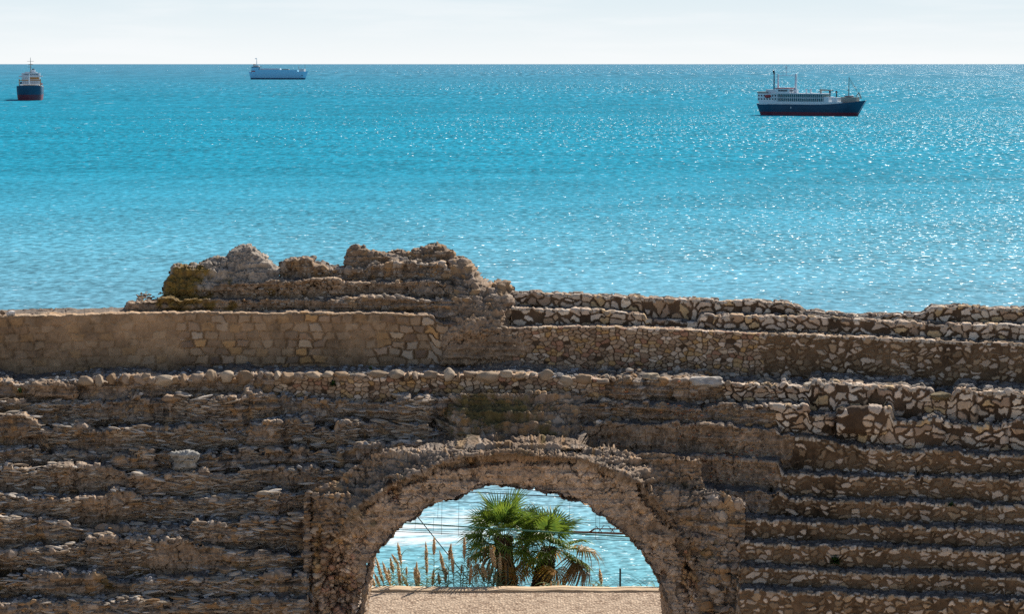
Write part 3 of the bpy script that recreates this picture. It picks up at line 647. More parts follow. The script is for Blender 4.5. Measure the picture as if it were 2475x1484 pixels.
# facets of the choppy water: slopes given directly, so that some catch the sun
def chop(off):
    def fo_(sx, sy):
        mp = g.n('ShaderNodeMapping'); mp.inputs['Scale'].default_value = (1 / sx, 1 / sy, .3); mp.inputs['Location'].default_value = (off, off * 1.7, 0); g.l(pos, mp.inputs[0]); return g.noise(mp.outputs[0], 1.0, 2, .6, .3)
    w_ = g.mix(ramp_band(250, 600), fo_(.8, .7), fo_(1.7, 2.6)); w_ = g.mix(ramp_band(600, 1500), w_, fo_(3.0, 9)); w_ = g.mix(ramp_band(1700, 4200), w_, fo_(6.5, 50)); w_ = g.mix(ramp_band(5000, 12000), w_, fo_(16, 380))
    return g.math('MULTIPLY', g.math('SUBTRACT', w_, .5), g.rng(lg, 2.4, 3.3, 2.6, 3.6))
cx_ = g.n('ShaderNodeCombineXYZ'); g.l(chop(3.1), cx_.inputs[0]); g.l(chop(41.7), cx_.inputs[1]); cx_.inputs[2].default_value = 1.0
nv = g.n('ShaderNodeVectorMath', operation='NORMALIZE'); g.l(cx_.outputs[0], nv.inputs[0]); g.l(nv.outputs[0], glo.inputs['Normal'])
yy = np.concatenate([np.linspace(85, 600, 20), np.geomspace(700, 300000, 30)])
sheet('sea', np.array([-3e5, -1e5, -3e4, -1e4, -3000, -1000, -300, -100, 0, 100, 300, 1000, 3000, 1e4, 3e4, 1e5, 3e5]), yy, lambda x, y: 0 * x, M_SEA)

# kerb along the terrace edge
def box(V, Q, x0, x1, y0, y1, z0, z1):
    i = len(V); V += [(x0, y0, z0), (x1, y0, z0), (x1, y1, z0), (x0, y1, z0), (x0, y0, z1), (x1, y0, z1), (x1, y1, z1), (x0, y1, z1)]
    Q += [(i, i + 3, i + 2, i + 1), (i + 4, i + 5, i + 6, i + 7), (i, i + 1, i + 5, i + 4), (i + 1, i + 2, i + 6, i + 5), (i + 2, i + 3, i + 7, i + 6), (i + 3, i, i + 4, i + 7)]
gx, gt = np.meshgrid(np.arange(-30, 30, .06), np.arange(7)); prof = C([(67.85, GZ - .1), (67.85, GZ + .04), (67.88, GZ + .06), (67.95, GZ + .07), (68.2, GZ + .07), (68.3, GZ + .08), (68.3, GZ - .6)])
V = np.stack([gx, prof[gt][..., 0], prof[gt][..., 1]], -1).reshape(-1, 3); V[:, 2] += .025 * fbm(V, 1.4, 3, 5) * (gt.ravel() > 0); V[:, 1] += .03 * fbm(V, 1.8, 3, 6)
o = link('kerb', np_mesh('kerb', V, grid_quads(7, gx.shape[1]).reshape(-1, 4)), M_KERB); tag(o, 'low pale kerb along the far edge of the gravel terrace', 'kerb')

# ------------------------------------------------------------------ rocks
import bmesh
def ico(sub):
    bm = bmesh.new(); bmesh.ops.create_icosphere(bm, subdivisions=sub, radius=1.0)
    v = np.array([x.co[:] for x in bm.verts]); f = np.array([[w.index for w in x.verts] for x in bm.faces]); bm.free(); return v, f
ICO = {k: ico(k) for k in (1, 2, 3, 4)}
rng = np.random.default_rng(4)
def rocks(pos, size, sub, cols, seed, rot=True, flat=(.45, .8), elong=1.0):
    v, f = ICO[sub]; n = len(pos); r = np.random.default_rng(seed)
    ax = np.stack([r.uniform(.8, 1.35, n) * r.uniform(1, elong, n), r.uniform(.7, 1.1, n), r.uniform(*flat, n)], 1)
    V = v[None] * np.ones((n, 1, 1))
    for k in range(7):                                   # flat facets
        d = r.normal(size=(n, 3)); d /= np.linalg.norm(d, axis=1, keepdims=True); c = r.uniform(.55, .9, n)
        t = np.einsum('nij,nj->ni', V, d) - c[:, None]; V = V - np.clip(t, 0, None)[..., None] * d[:, None]
    off = r.uniform(0, 50, (n, 1, 3)); V = V * (1 + .16 * vn(V[..., 0] * 2 + off[..., 0], V[..., 1] * 2 + off[..., 1], V[..., 2] * 2, seed))[..., None]
    if sub >= 3: V = V * (1 + .05 * vn(V[..., 0] * 7 + off[..., 0], V[..., 1] * 7 + off[..., 1], V[..., 2] * 7, seed + 1))[..., None]
    V = V * ax[:, None] * np.asarray(size).reshape(-1, 1, 1)
    a = r.uniform(0, 6.28, n) if rot else r.uniform(-.2, .2, n); ca, sa = np.cos(a)[:, None], np.sin(a)[:, None]
    V = np.stack([V[..., 0] * ca - V[..., 1] * sa, V[..., 0] * sa + V[..., 1] * ca, V[..., 2]], -1)
    b = r.uniform(-.25, .25, n); cb, sb = np.cos(b)[:, None], np.sin(b)[:, None]
    V = np.stack([V[..., 0] * cb - V[..., 2] * sb, V[..., 1], V[..., 0] * sb + V[..., 2] * cb], -1)
    V = V + np.asarray(pos)[:, None]
    c = np.array(cols)[r.integers(0, len(cols), n)] * r.uniform(.8, 1.2, (n, 1)); Cc = np.repeat(c, len(v), 0)
    Fc = (f[None] + (np.arange(n) * len(v))[:, None, None]).reshape(-1, 3)
    return V.reshape(-1, 3), Fc, Cc
WARM = [(.30, .22, .15), (.36, .29, .22), (.27, .20, .14), (.40, .33, .26), (.30, .18, .09), (.24, .18, .13), (.34, .27, .2)]
PALE = [(.44, .38, .32), (.38, .32, .26), (.48, .42, .36), (.34, .27, .2)]
GREY = [(.20, .19, .185), (.28, .27, .27), (.14, .135, .13), (.34, .33, .32), (.24, .20, .16)]
TILE = [(.34, .14, .07), (.38, .18, .10), (.30, .13, .07), (.36, .24, .16)]
def scatter(src, n, cond, smin, smax, cols, seed, flat=(.4, .8), pw=2.5, elong=1.0):
    P, NN_, tr, si, pxx = src; idx = np.where(cond(P, tr, si, pxx))[0]
    cl = fbm(P[idx], .9, 3, seed); r = np.random.default_rng(seed); w = np.clip(cl + .55, .02, 2) ** 2; w /= w.sum()
    idx = r.choice(idx, n, p=w); sz = smin + (smax - smin) * r.uniform(0, 1, n) ** pw
    return rocks(P[idx] + C([0, 0, 1]) * (sz * .18)[:, None], sz, 1 if smax < .08 else 2, cols, seed + 1, flat=flat, rot=elong == 1.0, elong=elong)
def merge(name, parts, m, label, cat, kind='stuff'):
    V, Q, Cc, n = [], [], [], 0
    for v, f, c in parts: V.append(v); Q.append(f + n); Cc.append(c); n += len(v)
    o = link(name, np_mesh(name, np.concatenate(V), np.concatenate(Q), np.concatenate(Cc), smooth=False), m); tag(o, label, cat, kind=kind); return o
inL = lambda P, tr, si, px: (px > -150) & (px < np.where(si < 4, 725, np.where(si < 6, 880, 1060))) & (tr == 1)
merge('rubble', [scatter(SCL, 7500, inL, .015, .08, GREY, 101), scatter(SCL, 1500, inL, .05, .13, WARM + PALE, 103, pw=3, flat=(.3, .5), elong=2.2),
                 scatter(SCL, 9500, lambda P, tr, si, px: (px > -150) & (px < np.where(si < 4, 725, np.where(si < 6, 880, 1040))) & (tr == 0), .02, .10, WARM + PALE + [(.20, .15, .11), (.17, .13, .10)], 105, pw=2.0, flat=(.28, .5), elong=2.6)], M_RK,
      'small broken stones strewn over the collapsed rows left of the arch', 'rubble')
merge('rubble', [scatter(SCR, 1500, lambda P, tr, si, px: (px > 1430) & (px < 1880) & (si >= 5), .015, .06, WARM + TILE, 111, flat=(.25, .6)),
                 scatter(SCR, 500, lambda P, tr, si, px: (px > 1440) & (px < 1880) & (si >= 6) & (tr == 1), .04, .13, WARM + PALE[:2], 113),
                 scatter(SCR, 900, lambda P, tr, si, px: (px > 1890) & (si >= 5) & (tr == 1), .015, .08, GREY + PALE, 115),
                 scatter(SCR, 160, lambda P, tr, si, px: (px > 1890) & (si >= 6) & (tr == 1), .05, .13, PALE, 116),
                 scatter(SCR, 500, lambda P, tr, si, px: (px > 1800) & (si < 5) & (tr == 1), .01, .035, PALE, 117)], M_RK,
      'broken stones and terracotta tile pieces strewn on the rows right of the arch', 'rubble')
merge('rubble', [scatter(SCC, 2200, lambda P, tr, si, px: (px > -150) & (px < 1450) & (tr == 1), .015, .08, GREY, 121), scatter(SCU, 900, lambda P, tr, si, px: (px > 330) & (px < 1120), .02, .08, WARM, 123),
                 scatter(SCU, 120, lambda P, tr, si, px: (px > 680) & (px < 1120) & (tr == 1), .05, .14, WARM, 125)], M_RK,
      'loose stones along the shaded walkway and over the upper mound', 'rubble')
cpx = []; x = 188.0
r = random.Random(8)
while x < 1466 and len(cpx) < 60:
    w_ = r.choice((r.uniform(14, 26), r.uniform(24, 40), r.uniform(36, 58))); 
    if r.random() < .92 or x > 900: cpx.append((x + w_ / 2, w_))
    x += w_ * 1.0 + (r.uniform(0, 14) if x < 640 else 1)
ctop = lambda p: np.interp(p, *np.array([(185, 917), (300, 908), (420, 909), (480, 903), (760, 905), (800, 903), (951, 902), (1245, 901), (1300, 905), (1371, 907), (1463, 914)]).T)
for i, (p_, w_) in enumerate(cpx):
    h_ = r.uniform(14, 27); X0 = (p_ - CX) / F * 57.5; Yc = 57.7 + float(curve(X0)) + .02
    c = vat(p_, float(ctop(p_)) + h_ * .34 + r.uniform(-4, 5), Yc); s_ = w_ / 2 * Yc / F * .92
    v, f, cc_ = rocks([(0, 0, 0)], [s_], 3, [[(.34, .25, .17), (.38, .30, .22), (.31, .21, .13), (.29, .215, .155)][i % 4]], 300 + i, rot=False, flat=(.9, 1.0)); v[:, 1] *= .2 / max(s_, .01)
    v[:, 2] *= (h_ * .62 * Yc / F) / s_ / .9; v[:, 0] *= 1.06
    o = link('coping_stone', np_mesh('coping_stone', v + C(c[:]) - C([0, 57, 36]), f, cc_), M_RK, COPING)
def boulder(px, py, w, h, Y, label, col, seed, depth=None, group=None):
    c = vat(px, py, Y); hx, hz = w / 2 * Y / F, h / 2 * Y / F
    v, f, cc_ = rocks([(0, 0, 0)], [1.0], 4, [col], seed, rot=False, flat=(.99, 1.0))
    e = (v.max(0) - v.min(0)) / 2; v = v / e * C([hx, depth or min(hx * .8, .3), hz])
    v *= (1 + .10 * vn(v[:, 0] * 7, v[:, 1] * 7, v[:, 2] * 9, seed) + .07 * vn(v[:, 0] * 22, v[:, 1] * 22, v[:, 2] * 30, seed))[:, None]
    cc_ = cc_ * (1 + .35 * fbm(v + C(c[:]), 9, 3, seed))[:, None]
    o = link('boulder', np_mesh('boulder', v, f, cc_), M_RK); o.location = c; tag(o, label, 'stone', group); return o
def Yrow(Y, px): return Y + float(curve((px - CX) / F * 56))
boulder(1704, 922, 88, 27, Yrow(57.8, 1704), 'long pale slab lying on the broken top row right of the arch', (.50, .45, .40), 401)
boulder(1575, 912, 48, 20, Yrow(57.85, 1575), 'squat brown block on the top row just left of the long pale slab', (.33, .26, .18), 402)
boulder(28, 758, 24, 16, 59.1, 'small white boulder on the podium wall at the left edge', (.58, .54, .50), 403)
boulder(6, 756, 14, 12, 59.2, 'dark little stone beside the white boulder at the left edge', (.17, .12, .08), 404)
boulder(2270, 958, 54, 23, Yrow(57.5, 2270), 'dark olive oval stone wedged in the gap of the top right row', (.17, .13, .07), 405)
boulder(1953, 929, 30, 15, Yrow(57.9, 1953), 'small square cream stone on the edge of the top right row', (.50, .42, .33), 406)
def block(name, pts, Y, style, seed, label, **k):
    o = relief(name, pts, Y, style, seed, parent=None, **k); c = C([float(np.mean([p[0] for p in pts])), float(np.mean([p[1] for p in pts]))]); tag(o, label, 'stone'); return o
block('boulder', [(2026, 1046), (2020, 1008), (2028, 990), (2060, 984), (2100, 981), (2140, 986), (2158, 1000), (2150, 1022), (2142, 1048)], Yrow(56.75, 2085), 0, 407, 'big chunk of fallen masonry sitting on the second row at right', thick=.22, R=16, rag=3, amp=.6)
block('boulder', [(416, 1140), (413, 1098), (422, 1089), (450, 1087), (479, 1091), (482, 1106), (477, 1138), (450, 1144)], 55.2, 3, 408, 'upright grey squared block standing out of the left rows', thick=.3, R=7, rag=1.5, amp=.3, moss=lambda P, x, y, c: c.mean(1, keepdims=True) * C([1.15, 1.1, 1.0]) + .03)
block('boulder', [(64, 950), (72, 930), (95, 921), (130, 918), (165, 924), (190, 934), (196, 956), (180, 970), (130, 968), (90, 962)], 56.95, 3, 409, 'large slab of brown concrete leaning under the walkway at far left', thick=.25, R=16, rag=3, amp=.6)
block('boulder', [(-40, 1058), (-40, 1010), (30, 1007), (70, 1009), (92, 1014), (96, 1040), (88, 1058)], 55.9, 3, 410, 'blocky concrete lump at the left edge below the leaning slab', thick=.3, R=10, rag=2.5, amp=.5)
block('boulder', [(108, 1230), (100, 1208), (120, 1200), (200, 1196), (296, 1200), (306, 1215), (300, 1240), (250, 1248), (160, 1250), (125, 1246)], 54.45, 3, 412, 'long rounded block of brown concrete in the lower left rows', thick=.25, R=14, rag=2.5, amp=.4)
block('boulder', [(497, 1300), (497, 1284), (540, 1279), (584, 1280), (586, 1300), (560, 1308)], 53.9, 3, 413, 'flat yellowish block perched in the lower left rows near the arch', thick=.2, R=8, rag=2, amp=.3)
boulder(2040, 1030, 1, 1, 57, 'x', (.2, .2, .2), 411) if False else None

# ------------------------------------------------------------------ mesh builder for made things
class MB:
    def __init__(s): s.v = []; s.f = []; s.mi = []
    def add(s, v, f, mi=0):
        n = len(s.v); s.v += [tuple(x) for x in v]; s.f += [tuple(n + i for i in q) for q in f]; s.mi += [mi] * len(f); return s
    def box(s, c, d, mi=0, rz=0.0, taper=1.0):
        x, y, z = d[0] / 2, d[1] / 2, d[2] / 2; v = []
        for k, t in ((-1, 1), (1, taper)):
            for a, b in ((-1, -1), (1, -1), (1, 1), (-1, 1)):
                px_, py_ = a * x * t, b * y * t
                v.append((c[0] + px_ * math.cos(rz) - py_ * math.sin(rz), c[1] + px_ * math.sin(rz) + py_ * math.cos(rz), c[2] + k * z))
        return s.add(v, [(3, 2, 1, 0), (4, 5, 6, 7), (0, 1, 5, 4), (1, 2, 6, 5), (2, 3, 7, 6), (3, 0, 4, 7)], mi)
    def tube(s, pts, rad, n=8, mi=0):
        pts = [Vector(p) for p in pts]; rads = rad if isinstance(rad, (list, tuple)) else [rad] * len(pts); v = []; f = []
        for i, p in enumerate(pts):
            d = (pts[min(i + 1, len(pts) - 1)] - pts[max(i - 1, 0)]).normalized()
            a = d.cross(Vector((0, 0, 1)) if abs(d.z) < .9 else Vector((1, 0, 0))).normalized(); b = d.cross(a)
            v += [p + (a * math.cos(6.2832 * k / n) + b * math.sin(6.2832 * k / n)) * rads[i] for k in range(n)]
        for i in range(len(pts) - 1):
            f += [(i * n + k, i * n + (k + 1) % n, (i + 1) * n + (k + 1) % n, (i + 1) * n + k) for k in range(n)]
        f += [tuple(range(n - 1, -1, -1)), tuple((len(pts) - 1) * n + k for k in range(n))]
        return s.add(v, f, mi)
    def split(s, name, m, parent):           # every box an object of its own
        for i in range(0, len(s.v), 8): b_ = MB(); b_.v = s.v[i:i + 8]; b_.f = [(3, 2, 1, 0), (4, 5, 6, 7), (0, 1, 5, 4), (1, 2, 6, 5), (2, 3, 7, 6), (3, 0, 4, 7)]; b_.mi = [0] * 6; b_.build(name, m, parent)
    def build(s, name, m, parent=None, smooth=False):
        me = bpy.data.meshes.new(name); me.from_pydata(s.v, [], s.f)
        o = link(name, me, m, parent)
        me.polygons.foreach_set('material_index', s.mi); me.polygons.foreach_set('use_smooth', [smooth] * len(s.f)); me.update(); return o
def paint(name, c, rough=.55, var=.12, sc=.35, spec=.3): return mottled(name, c, var, sc, rough, 0, spec=spec, b2=sc * 6)
NAVY = paint('navy_hull', (.010, .068, .13), var=.3, sc=.12); RED = paint('antifouling_red', (.14, .035, .055)); WHT = paint('ship_white', (.62, .68, .74)); PBL = paint('hazed_hull', (.26, .62, .86), var=.06)  # distance haze mixed into the hull colours; pale hull is white in shade
DGL = paint('dark_windows', (.02, .03, .05), .25); ORG = paint('crane_ochre', (.42, .22, .08)); RDP = paint('signal_red', (.40, .05, .05)); DKP = paint('dark_band', (.012, .055, .12)); STL = paint('weathered_steel', (.30, .29, .27)); TEA = paint('pen_green', (.05, .16, .19)); FOA = mat('foam_white', (.8, .85, .88), .9)

def hull(L, B, zk, zs, zb, rake, sternr, band, mats, parent, n=40, flare=.35, bowp=.72, seam=0.0):
    """ship's hull lofted from stern (x=0) to bow (x=L); zs, zb deck heights at stern and bow"""
    lev = [zk, 0.0, band * .5, band, None, None, None]; V = []; Fq = []; MI = []
    nl = 9
    for i in range(n + 1):
        t = i / n
        dk = zs + (zb - zs) * max(0, (t - .55) / .45) ** 1.8 + (zs * .06) * max(0, (.12 - t) / .12)
        zl = [zk, 0.0, band * .5, band] + [band + (dk - band) * k / 5 for k in range(1, 6)]
        for z in zl:
            q = max(0, (z - zk) / (dk - zk))
            x = t * L
            xb = L - rake * (1 - q) ** 1.0                # stem position at this height
            xs_ = sternr * (1 - q)                        # stern position
            xx = xs_ + (xb - xs_) * t
            w = 1.0
            if t > bowp: w = (1 - ((t - bowp) / (1 - bowp)) ** (1.7 + flare * 4 * q)) ** (.85)
            if t < .14: w *= (.72 + .28 * (t / .14) ** .6) * (.75 + .25 * q)
            V.append((xx, B / 2 * w * (.92 + .08 * min(1, q * 1.5)), z))
    m_ = len(V); V += [(x, -y, z) for x, y, z in V]
    for sgn in (0, 1):
        for i in range(n):
            for k in range(nl - 1):
                a = sgn * m_ + i * nl + k; q = (a, a + nl, a + nl + 1, a + 1); Fq.append(q if sgn else q[::-1]); MI.append(1 if k < 3 else 0)
    for k in range(nl - 1): Fq.append((k, k + 1, m_ + k + 1, m_ + k)); MI.append(1 if k < 3 else 0)
    for i in range(n): a = i * nl + nl - 1; Fq.append((a, a + nl, m_ + a + nl, m_ + a)); MI.append(2)
    mb = MB(); mb.v = V; mb.f = Fq; mb.mi = MI
    return mb.build('hull', mats, parent, smooth=False)
def ship_root(name, stern_px, bow_px, yaw=None, ln=None):
    a, b = water(*stern_px), water(*bow_px)
    if yaw is not None:       # place by the stern and turn to the wanted course
        pass
    return a, b

# --- navy livestock carrier at the right
a = water(1842, 277.0); Yd = a.y; k_ = Yd / F                 # metres per sheet unit there
ang = math.radians(-28); Ls = (2062 - 1836) * k_ / math.cos(ang) * 1.06
R1 = empty('cargo_ship', (a.x - 3, a.y, 0), ang); tag(R1, 'navy blue livestock carrier with white decks and tall twin posts, lying broadside at right', 'ship', 'ships anchored offshore')
zu = k_ / 8.445                                              # one unit of the enlarged view
hull(Ls, 18, -3, 9.6, 13.6, 9.5, 4.5, 3.0, [NAVY, RED, STL], R1)
fx = lambda z: (z - 180) / 2150 * Ls
def blk(nm, x0, x1, z0, z1, m, wid=16, par=None, ys=0.0):
    mb = MB(); mb.box(((fx(x0) + fx(x1)) / 2, ys, (z0 + z1) / 2), (fx(x1) - fx(x0), wid, z1 - z0)); return mb.build(nm, m, par or R1)
blk('lower_deck', 250, 1900, 9.4, 12.2, WHT, 17.2)
mb = MB()
for i in range(26):
    x = fx(560) + i * (fx(1525) - fx(560)) / 25
    mb.box((x, -8.3, 13.7), (.35, .3, 3.0)); mb.box((x, 8.3, 13.7), (.35, .3, 3.0)); mb.box((x, -8.3, 17.1), (.25, .3, 3.2)); mb.box((x, 8.3, 17.1), (.25, .3, 3.2))
pens = blk('livestock_pens', 560, 1525, 12.2, 18.6, TEA, 15.4); mb.build('pen_frame', WHT, pens)
blk('deck_band', 540, 1540, 15.1, 15.7, WHT, 17.0, pens); 
blk('pen_roof', 500, 1560, 18.6, 19.4, WHT, 17.4)
blk('deck_house', 1540, 1640, 12.2, 16.4, WHT, 16); blk('deck_house', 1690, 1800, 12.2, 15.8, WHT, 13)
fo_ = MB(); fo_.box(((fx(1850) + fx(2160)) / 2, 0, 13.0), (fx(2160) - fx(1850), 7.5, 6.6)); fo_.build('forecastle', STL, R1)
blk('winch', 1920, 2040, 16.4, 17.3, RED, 8)
ah = blk('aft_house', 215, 620, 12.2, 19.0, WHT, 15.5)
mb = MB()
for i in range(9): mb.box((fx(240) + i * 2.6, -7.8, 17.2), (1.2, .1, 1.3)); mb.box((fx(240) + i * 2.6, -7.8, 14.2), (1.2, .1, 1.3))
mb.split('window', DGL, ah)
br = blk('bridge', 570, 850, 19.0, 23.4, WHT, 15); blk('bridge_roof', 560, 860, 23.4, 24.0, RDP, 16, br)
mb = MB()
for i in range(7): mb.box((fx(640) + i * (fx(800) - fx(640)) / 6, -7.55, 21.6), (1.0, .1, 1.4))
for i in range(7): mb.box((fx(850) + .06, -6 + 2 * i, 21.6), (.1, 1.3, 1.4))
mb.split('window', DGL, br)
lb = MB(); lb.tube([(fx(365), -8.6, 16.6), (fx(385), -8.6, 16.5), (fx(470), -8.6, 16.5), (fx(492), -8.6, 16.8)], [.4, 1.3, 1.3, .4], 8); lb.build('lifeboat', RDP, R1, True)
blk('stern_gantry', 200, 400, 19.0, 20.6, STL, 14)
blk('stern_gantry', 350, 545, 19.0, 22.6, WHT, 9)
def post(x, y, z0, z1, r0, m, nm='kingpost', top=None):
    mb = MB(); mb.tube([(fx(x), y, z0), (fx(x), y, z1)], [r0, r0 * .8], 10); o = mb.build(nm, m, R1, True)
    if top:
        t_ = MB(); t_.tube([(fx(x), y, z1), (fx(x) - .5, y, z1 + 2.2), (fx(x) - .9, y, z1 + 3.2)], [r0 * 1.15, r0 * 1.5, r0 * .9], 10); t_.build('funnel_cap', m if top == 1 else DGL, o, True)
post(505, -3, 19, 36.2, .62, DKP, 'exhaust_pipe', 2); post(535, 3, 19, 36.0, .85, WHT); post(920, 0, 19.4, 36.2, 1.15, WHT)
mb = MB(); mb.tube([(fx(535), 3, 34.6), (fx(920), 0, 34.6)], .28, 6); mb.tube([(fx(710), 1.6, 34.6), (fx(710), 1.6, 43.5)], [.35, .2], 6); mb.box((fx(710), 1.6, 41.5), (1.1, 1.1, 2.4)); mb.box((fx(710), 1.6, 43.2), (2.6, .4, .4)); mb.tube([(fx(640), 2.1, 34.6), (fx(640), 2.1, 38.6)], .18, 5)
mb.build('signal_mast', WHT, R1)
mb = MB(); mb.tube([(fx(905), 0, 24), (fx(860), 0, 21)], .5, 6); mb.box((fx(925), 0, 21), (3.2, 4, 3.4)); mb.build('kingpost_foot', WHT, R1)
for x in (1150, 1240):
    mb = MB(); mb.tube([(fx(x), -2, 19.4), (fx(x), -2, 22.2)], .7, 8); mb.tube([(fx(x), -2, 22.2), (fx(x) , -2, 23.2)], [1.3, 1.0], 8); mb.build('ventilator', WHT, R1)
for x in (1620, 1750):
    mb = MB(); mb.tube([(fx(x), -2, 16), (fx(x), -2, 20.0)], .55, 8); mb.tube([(fx(x), -2, 20.0), (fx(x) - .2, -2.3, 21.6)], [1.0, .8], 8); mb.build('ventilator', DGL, R1)
mb = MB(); mb.tube([(fx(1420), 0, 19.4), (fx(1430), 0, 23)], .8, 8); mb.tube([(fx(1400), 0, 22.4), (fx(1670), 0, 21.8)], [.8, .5], 6); mb.tube([(fx(1370), 0, 20), (fx(1430), 0, 23)], .3, 5); mb.build('deck_crane', STL, R1)
mb = MB(); mb.tube([(fx(1975), 0, 17.5), (fx(1975), 0, 34)], [.5, .25], 8); mb.tube([(fx(1975), 0, 31), (fx(2230), 0, 15.5)], .14, 5); mb.tube([(fx(1975), 0, 33), (fx(2140), 0, 22)], .2, 5); mb.tube([(fx(1930), 0, 21.6), (fx(1975), 0, 22.6)], .25, 5); mb.build('foremast', STL, R1)
mb = MB(); mb.tube([(fx(2130), 0, 17), (fx(2170), 0, 20.4), (fx(2220), 0, 15)], .6, 6); mb.build('bow_crane', STL, R1)
mb = MB(); mb.box((fx(900), -9.02, 6.8), (.7, .12, 1.6)); mb.build('hull_mark', WHT, R1)
mb = MB(); mb.tube([(Ls - .3, -.9, 13.6), (Ls - 4.6, -.6, 7), (Ls - 8.6, -.5, .6)], .35, 6); mb.build('stem_highlight', WHT, R1)  # white tube laid along the stem as a drawn highlight
mb = MB(); mb.box((Ls * .49, 0, .05), (Ls * .6, 20, .1)); 

# --- bow-on ship at the far left
a = water(70.5, 242.5); k_ = a.y / F; z1_ = k_ / 11.02
R2 = empty('cargo_ship', (a.x, a.y, 0), math.radians(-80.0)); tag(R2, 'bow-on freighter with navy and red hull and ochre cranes at far left', 'ship', 'ships anchored offshore')
Hs = lambda z: (1265 - z) * z1_
Bm = 668 * z1_; L2 = 120.0
def hull2():
    mb = hull(L2, Bm, -3, Hs(905), Hs(868), 3.0, 5, Hs(1110), [NAVY, RED, STL], R2, flare=.9, bowp=.80, n=44)
    for v in mb.data.vertices: v.co.x -= L2
    mb.data.update()
hull2()
def b2(nm, xo, w, z0, z1, m, dep=10, back=90, par=None):
    mb = MB(); mb.box((-back, xo * z1_, (Hs(z0) + Hs(z1)) / 2), (dep, w * z1_, Hs(z1) - Hs(z0))); return mb.build(nm, m, par or R2)
# bow points to the camera, so local +y is to the right of the picture
acc = b2('accommodation', 0, 490, 900, 540, WHT, 14, 95)
mb = MB()
for i in range(11): mb.box((-95 + 7.1, (-180 + i * 36) * z1_, Hs(585)), (.15, 22 * z1_, 26 * z1_))
for j in (690, 760, 800):
    for i in range(9): mb.box((-95 + 7.1, (-190 + i * 47) * z1_, Hs(j)), (.15, 12 * z1_, 14 * z1_))
mb.split('window', DGL, acc)
b2('bridge_wing', 0, 640, 650, 618, WHT, 6, 90, acc); b2('monkey_island', 0, 330, 540, 515, WHT, 10, 95, acc)
b2('cargo_crane', 0, 570, 745, 722, ORG, 3, 45); b2('cargo_crane', 110, 250, 712, 655, ORG, 6, 60)
b2('hatch_coaming', 0, 520, 880, 850, STL, 60, 40)
b2('crane_post', -280, 22, 880, 700, ORG, 2, 45); b2('crane_post', 280, 22, 880, 700, ORG, 2, 45)
b2('lifeboat', -255, 80, 850, 780, DKP, 8, 96); b2('lifeboat', 275, 60, 860, 825, RDP, 8, 96)
b2('funnel', 60, 110, 520, 455, WHT, 6, 104); b2('funnel_cap', 60, 60, 455, 425, DGL, 6, 104)
mb = MB(); mb.tube([(-90, 0, Hs(540)), (-90, 0, Hs(120))], [.7, .22], 7); mb.box((-90, 0, Hs(225)), (.5, 180 * z1_, .35)); mb.box((-90, 0, Hs(310)), (1.5, 110 * z1_, .9)); mb.box((-90, 0, Hs(318)), (.5, 160 * z1_, .35)); mb.box((-90, -20 * z1_, Hs(380)), (.6, 90 * z1_, .5)); mb.build('main_mast', STL, R2)
mb = MB(); mb.tube([(-20, 0, Hs(880)), (-20, 0, Hs(560))], [1.0, .5], 8); mb.build('fore_mast', WHT, R2)
mb = MB(); mb.box((-6, -200 * z1_, Hs(862)), (2, 80 * z1_, 22 * z1_)); mb.box((-6, 205 * z1_, Hs(862)), (2, 70 * z1_, 20 * z1_)); mb.split('bulwark', WHT, R2)

# --- pale carrier near the horizon
a = water(603, 191.2); k_ = a.y / F; q_ = k_ / 13.0; L3 = (744 - 601) * k_ * 1.02
R3 = empty('cargo_ship', (a.x, a.y, 0), math.radians(-10)); tag(R3, 'pale blue-white carrier lying broadside just under the horizon', 'ship', 'ships anchored offshore')
H3 = lambda z: (845 - z) * q_
hull(L3, 24, -3, H3(610), H3(590), 11, 6, H3(800), [PBL, DKP, WHT], R3, bowp=.85)
f3 = lambda z: (z - 300) / 1870 * L3
def b3(nm, x0, x1, z0, z1, m, w=22, par=None, ys=0):
    mb = MB(); mb.box(((f3(x0) + f3(x1)) / 2, ys, (H3(z0) + H3(z1)) / 2), (f3(x1) - f3(x0), w, H3(z1) - H3(z0))); return mb.build(nm, m, par or R3)
b3('upper_side', 520, 1850, 640, 545, PBL, 23.5); h3 = b3('stern_house', 390, 620, 640, 465, PBL, 20); b3('bridge_roof', 395, 670, 466, 448, DGL, 24, h3); b3('top_house', 430, 610, 448, 410, WHT, 12, h3)
b3('funnel', 425, 500, 400, 372, DGL, 6); b3('red_panel', 388, 505, 645, 572, RDP, 20.4, h3); b3('bow_house', 1900, 2060, 605, 515, WHT, 18)
b3('deck_cover', 640, 1290, 545, 500, WHT, 14); b3('deck_gear', 1350, 1560, 545, 520, STL, 12)
b3('side_recess', 740, 1550, 640, 622, DKP, 23.8); b3('side_port', 1960, 2010, 735, 705, DGL, 20)
mb = MB(); mb.tube([(f3(535), 0, H3(420)), (f3(535), 0, H3(185))], [1.2, .6], 7); mb.box((f3(515), 0, H3(200)), (60 * q_, 3, 22 * q_)); mb.build('mast', WHT, R3)
mb = MB(); mb.tube([(f3(2065), 0, H3(600)), (f3(2065), 0, H3(380))], .5, 5); mb.tube([(f3(1850), 0, H3(540)), (f3(1860), 0, H3(420))], .6, 5); mb.build('fore_mast', STL, R3)

